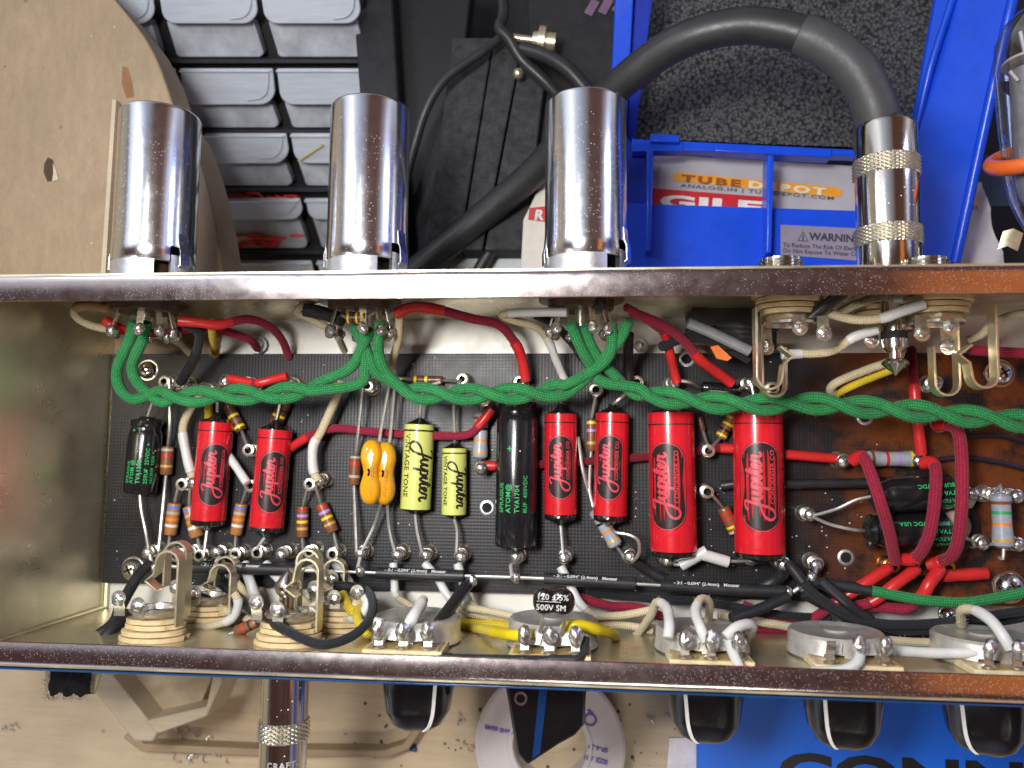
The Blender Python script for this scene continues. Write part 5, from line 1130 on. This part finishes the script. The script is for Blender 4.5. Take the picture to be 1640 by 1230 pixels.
m = MB(); m.lathe([(L*.0, R*.25), (L*.10, R*.35), (L*.16, R*.55), (L*.24, R*.75), (L*.32, R*.84), (L*.55, R*.95), (L*.80, R), (L*.88, R*.95), (L*.95, R*.75), (L, R*.4), (L*1.02, 0)], A, A+up, 48); build('envelope', m, gl, root)
m = MB(); m.lathe([(L*.18, R*.3), (L*.3, R*.62), (L*.76, R*.62), (L*.77, 0)], A, A+up, 24); build('anode_plate', m, mat('plate_grey', (.30, .29, .30), .5, .5, .15, 3), root)
m = MB(); m.lathe([(L*.79, .1), (L*.79, R*.8), (L*.80, R*.8), (L*.80, .1)], A, A+up, 24); m.tube([A+up*L*.78+Vector((-R*.3, 0, .2)), A+up*L*.9+Vector((-R*.5, 0, .3))], .05, 6); m.tube([A+up*L*.7+Vector((-R*.62, 0, .3)), A+up*L*.74+Vector((-R*.82, 0, .3))], .05, 6); build('mica_spacer', m, mat('mica', (.45, .40, .38), .4), root)
m = MB(); c = A+up*L*.62; 
for j in range(30):
    pass
m.tube([c+Vector((math.sin(a)*R*.18+.10, math.cos(a)*R*.5, R*.95)) for a in [2*math.pi*i/32 for i in range(33)]], .05, 6); build('printed_ring', m, mat('valve_red', (.75, .06, .03), .4), root)
m = MB(); m.lathe([(L*-.02, R*.2), (L*.02, R*.3), (L*.1, R*.3)], A, A+up, 20); build('stem', m, nickel, root)
m = MB(); m.sheet([P(1602,385,3.6), P(1618,380,3.7), P(1634,388,3.7)], Vector((.2, 1, .3)), .45, .04); build('retaining_clip', m, brass, root)
c = A+up*L*.42; m = MB(); t_ = math.radians(24)
pts = []
for i in range(49):
    a = 2*math.pi*i/48; q = Vector((math.cos(a)*(R*.95+.18), 0, math.sin(a)*(R*.95+.18))); pts.append(c+Matrix.Rotation(t_, 3, 'X') @ (Matrix.Rotation(.32, 3, 'Z') @ q))
m.tube(pts, .21, 14, capr=False); tag(build('damping_ring', m, mat('orange_rubber', (.72, .13, .02), .3, 0, .1, 2, coat=.3), None, 60), 'orange rubber ring fitted round the glass valve', 'ring')

# ---------------------------------------------------------------- things on the bench in front
root = thing('wooden_bracket', P(240, 1130, BZ), 'pale wooden corner bracket poking out under the front rim', 'bracket')
def wp(zt, th, pl): return MB().prism([P(x, y, zt) for x, y in pl], (0, 0, -th))
build('long_block', wp(-1.6, 1.6, ((120,1070),(180,1082),(252,1172),(244,1188),(215,1188))), pale_m, root, 30, .06)
build('short_block', wp(-1.4, 1.6, ((230,1155),(330,1132),(345,1060),(356,1090),(330,1148),(252,1176))), pale_m, root, 30, .06)
build('inner_face', wp(-2.6, .8, ((190,1070),(345,1070),(322,1128),(235,1156))), mat('inner_wood', (.55, .43, .28), .6, 0, .15, 2), root, 30, .03)
m = MB(); m.prism([P(x, y, -4.2) for x, y in ((196,1182),(225,1204),(420,1212),(620,1214),(655,1200),(675,1170),(700,1100),(690,1100),(664,1165),(645,1192),(615,1202),(420,1200),(230,1192),(205,1172))], (0, 0, -.7))
tag(build('plywood_tray', m, woodmat('tray_wood', (.42, .32, .20), (.33, .24, .14)), None, 30, .05), 'low rounded plywood edge lying on the bench beyond the bracket', 'plywood tray')
m = MB(); c = P(113, 1092, 2.0); rows = []
for i in range(17):
    rows.append([c+Vector(((j/20-.5)*1.25+random.uniform(-.03, .03), (i/16-.5)*.75-.06*math.sin(j*.9)+random.uniform(-.03, .03), .3*math.sin(math.pi*min(1, max(0, i/16)))*math.sin(math.pi*j/20)**.3+random.uniform(-.03, .03))) for j in range(21)])
m.grid(rows)
for i in range(700):
    b = c+Vector((random.uniform(-.62, .62), random.uniform(-.42, .3), random.uniform(.1, .3))); d = Vector((random.uniform(-1, 1), random.uniform(-1, .4), random.uniform(0, .6))).normalized()*.14; w_ = Vector((.005, .003, 0)); m.add([b-w_, b+w_, b+d], [[0, 1, 2]])
tag(build('felt_pad', m, mat('black_felt', (.008, .008, .009), .95, 0, .3, 6, .5, 30), None, 60), 'fuzzy black felt pad sticking out under the front rim', 'felt pad')
m = MB(); m.prism([P(x, y, 1.7) for x, y in ((72,1076),(160,1080),(150,1112),(72,1106))], (0, 0, -.1)); tag(build('tape_strip', m, mat('tape', (.48, .42, .28), .4), None, 0), 'pale adhesive strip under the felt pad', 'tape')
m = MB(); m.lathe([(0, .6), (.1, .6), (.12, .4), (.2, 0)], Vector((P(237,1085,3).x, yB-.12, 3.0)), Vector((P(237,1085,3).x, yB-1, 3.0)), 24); tag(build('blank_jack_nut', m, nickel, None), 'flat nickel jack nut on the outside of the front panel above the bracket', 'jack nut')
# spool
c = P(881, 1190, -4.0); c.z = BZ; Ro = rad(232, -3.7); Ri = rad(112, -3.7)
root = thing('solder_spool', c, 'white plastic solder spool with violet print lying on the bench', 'spool')
m = MB(); m.lathe([(1.2, Ri), (1.32, Ri+.05), (1.34, Ri+.2), (1.30, Ri+.24), (1.28, Ro-.25), (1.34, Ro-.1), (1.3, Ro), (1.2, Ro), (1.2, Ri+.1), (0, Ri+.1)], c, c+Vector((0, 0, 1)), 64); build('flange', m, mat('spool_white', (.60, .56, .57), .45, 0, .04, 1, sss=.1), root)
m = MB(); m.lathe([(0, Ro-.6), (1.2, Ro-.6)], c, c+Vector((0, 0, 1)), 48); build('solder_winding', m, tin, root)
m = MB(); Cz = c+Vector((0, 0, 1.31))
def arc_text(txt, size, r, a0, bold=.006):
    vf = text2d(txt, size, bold); vs = []
    for a, b in vf[0]:
        an = a0-a/r; vs.append(Cz+Vector((math.cos(an)*(r+b), math.sin(an)*(r+b), 0)))
    m.add(vs, vf[1])
def flat_text(txt, size, px, py, rot):
    p = P(px, py, c.z+1.33); p.z = c.z+1.33; put_flat(m, text2d(txt, size, .008), p, Vector((math.cos(rot), math.sin(rot), 0)), Vector((-math.sin(rot), math.cos(rot), 0)))
flat_text('RoHS 60/40', .2, 822, 1170, math.pi-.15); flat_text('QS', .62, 960, 1148, math.pi-.35); flat_text('SP-4-29', .22, 974, 1199, math.pi-.2); flat_text('SIZE .031', .22, 974, 1218, math.pi-.2)
build('lettering', m, mat('violet_ink', (.12, .08, .38), .5), root, 0)
# blue box and card
root = thing('blue_box', P(1400, 1190, -4), 'large bright blue box with bold black letters below the last knobs', 'box')
zbx = -1.8; bb = mat('blue_card', (.005, .115, .62), .45, 0, .12, .3)
build('box', wp(zbx, 3.2, ((1118,1080),(1760,1080),(1760,1330),(1118,1330))), bb, root, 30, .05)
m = MB(); p0 = P(1246, 1264, zbx+.005); vf = text2d('CONN', 1.55, .06, space=1.02); k_ = (P(1640, 1264, zbx).x-p0.x)/max(a[0] for a in vf[0]); p0.z = zbx+.012
m.add([p0+Vector((a*k_, b, 0)) for a, b in vf[0]], vf[1]); build('lettering', m, mat('ink_black', (.01, .01, .012), .4), root, 0)
m = MB(); m.prism([P(x, y, -2.2) for x, y in ((1072,1182),(1120,1182),(1120,1280),(1064,1280))], (0, 0, -.1)); tag(build('white_card', m, mat('card_w', (.55, .53, .60), .5), None, 0), 'narrow white card beside the blue box', 'card')
# shavings and crumbs
m = MB()
for i in range(46):
    px, py = random.choice(((300,1175),(305,1215),(345,1216),(270,1212),(560,1190),(740,1150),(745,1190),(20,1165),(1050,1150))); p = P(px+random.gauss(0, 12), py+random.gauss(0, 6), BZ+.05); r = random.uniform(.04, .12)
    a0 = random.uniform(0, 6); m.tube([p+Vector((math.cos(a0+k*.6)*r, math.sin(a0+k*.6)*r, .02*k)) for k in range(7)], .02, 5)
tag(build('wire_clippings', m, tin, None), 'tiny curled wire clippings scattered on the bench', 'clippings', kind='stuff')
m = MB()
for i in range(70):
    px, py = random.uniform(560, 1120), random.uniform(1120, 1228); p = P(px, py, BZ+.02); m.ball(p, random.uniform(.02, .07), 6, 4, (1, 1, .4), jit=.3)
tag(build('bench_crumbs', m, mat('crumb', (.12, .09, .07), .8), None), 'dark crumbs of rosin scattered on the bench', 'crumbs', kind='stuff')
m = MB(); m.ball(P(662,1199,-4.9), .13, 7, 5, jit=.3); m.ball(P(1115-0,1195,-4.9)+Vector((-3, 0, 0)), .1, 6, 5, jit=.3); tag(build('blue_crumb', m, mat('bluec', (.03, .08, .3), .5), None), 'small blue crumb on the bench beside the plywood edge', 'crumb')

# ---------------------------------------------------------------- light
def area(name, loc, target, sx, sy, power, col, spread=180):
    l = bpy.data.lights.new(name, 'AREA'); l.shape = 'RECTANGLE'; l.size = sx; l.size_y = sy; l.energy = power; l.color = col; l.spread = math.radians(spread)
    o = bpy.data.objects.new(name, l); COL.objects.link(o); o.location = loc; o.rotation_euler = (Vector(target)-Vector(loc)).to_track_quat('-Z', 'Y').to_euler(); return o
area('key_lamp', (-8, 4.5, 31), (-1, 0, 0), 9, 4, 10200, (1, .97, .93))
area('bench_lamp', (-13, 9.0, 34), (0, 2, 0), 13, 2.6, 2600, (.93, .96, 1))
area('front_lamp', (4, -30, 34), (0, -3, 0), 14, 5, 3600, (1, .93, .82))
area('added_shield_light', (-24, 17, 28), (-2, 5, 2), 5, 8, 2600, (.88, .94, 1))  # added unseen light, placed to give the valve shields their bright highlight
area('blue_side_lamp', (34, 22, 20), (2, 4, 0), 8, 10, 1700, (.45, .55, 1))
area('orange_lamp', (20.5, -1.5, 28), (20.5, -1.51, 0), 8, 23, 340, (1, .30, .04))
w = bpy.data.worlds.new('World'); SC.world = w; w.use_nodes = True; nt = w.node_tree; bg = nt.nodes['Background']
tc = nt.nodes.new('ShaderNodeTexCoord').outputs['Generated']; sp = nt.nodes.new('ShaderNodeSeparateXYZ'); nt.links.new(tc, sp.inputs[0])
fx = mathn(nt, 'ADD', mathn(nt, 'MULTIPLY', sp.outputs[0], .5), .5)
def crp(stops):
    n = nt.nodes.new('ShaderNodeValToRGB')
    while len(n.color_ramp.elements) < len(stops): n.color_ramp.elements.new(.5)
    for e, (p, c_) in zip(n.color_ramp.elements, stops): e.position = p; e.color = (*c_, 1)
    nt.links.new(fx, n.inputs[0]); return n.outputs[0]
env = crp([(0, (.42, .34, .24)), (.05, (.36, .31, .24)), (.085, (.16, .15, .16)), (.12, (.70, .76, .95)), (.22, (1.2, 1.22, 1.3)), (.30, (.55, .60, .75)), (.42, (.30, .32, .42)), (.50, (.22, .20, .23)), (.58, (.09, .045, .035)), (.80, (.11, .055, .045)), (.86, (.32, .26, .27)), (.90, (.75, .80, 1.0)), (.935, (.20, .22, .42)), (.96, (.03, .03, .26)), (1, (.01, .015, .10))])
low = ramp(nt, sp.outputs[1], [(.40, 1.0), (.62, 0.0)])
yy_ = mathn(nt, 'ADD', mathn(nt, 'MULTIPLY', sp.outputs[1], .5), .5)
low = ramp(nt, yy_, [(.50, 1.0), (.57, 0.0)]); top = ramp(nt, sp.outputs[2], [(.30, 0.0), (.62, 1.0)])
sc_ = mixc(nt, ramp(nt, noise(nt, tc, 5, 3), [(.35, 0.0), (.7, 1.0)]), (.062, .026, .022), (.085, .048, .046))
env = mixc(nt, mathn(nt, 'MULTIPLY', low, top), env, sc_)
side = ramp(nt, sp.outputs[2], [(.0, 1.0), (.35, 0.0)])
env = mixc(nt, mathn(nt, 'MULTIPLY', side, .6), env, (.40, .36, .28))
nt.links.new(env, bg.inputs['Color']); bg.inputs['Strength'].default_value = 1.0
SC.view_settings.view_transform = 'Standard'; SC.view_settings.look = 'None'; SC.view_settings.exposure = 0; SC.view_settings.gamma = 1
SC.cycles.max_bounces = 7; SC.cycles.glossy_bounces = 4; SC.cycles.transmission_bounces = 6; SC.cycles.use_denoising = True
SC.cycles.sample_clamp_indirect = 6; SC.cycles.caustics_reflective = False; SC.cycles.caustics_refractive = False
for o in list(bpy.data.objects):
    if '_w' in o: del o['_w']
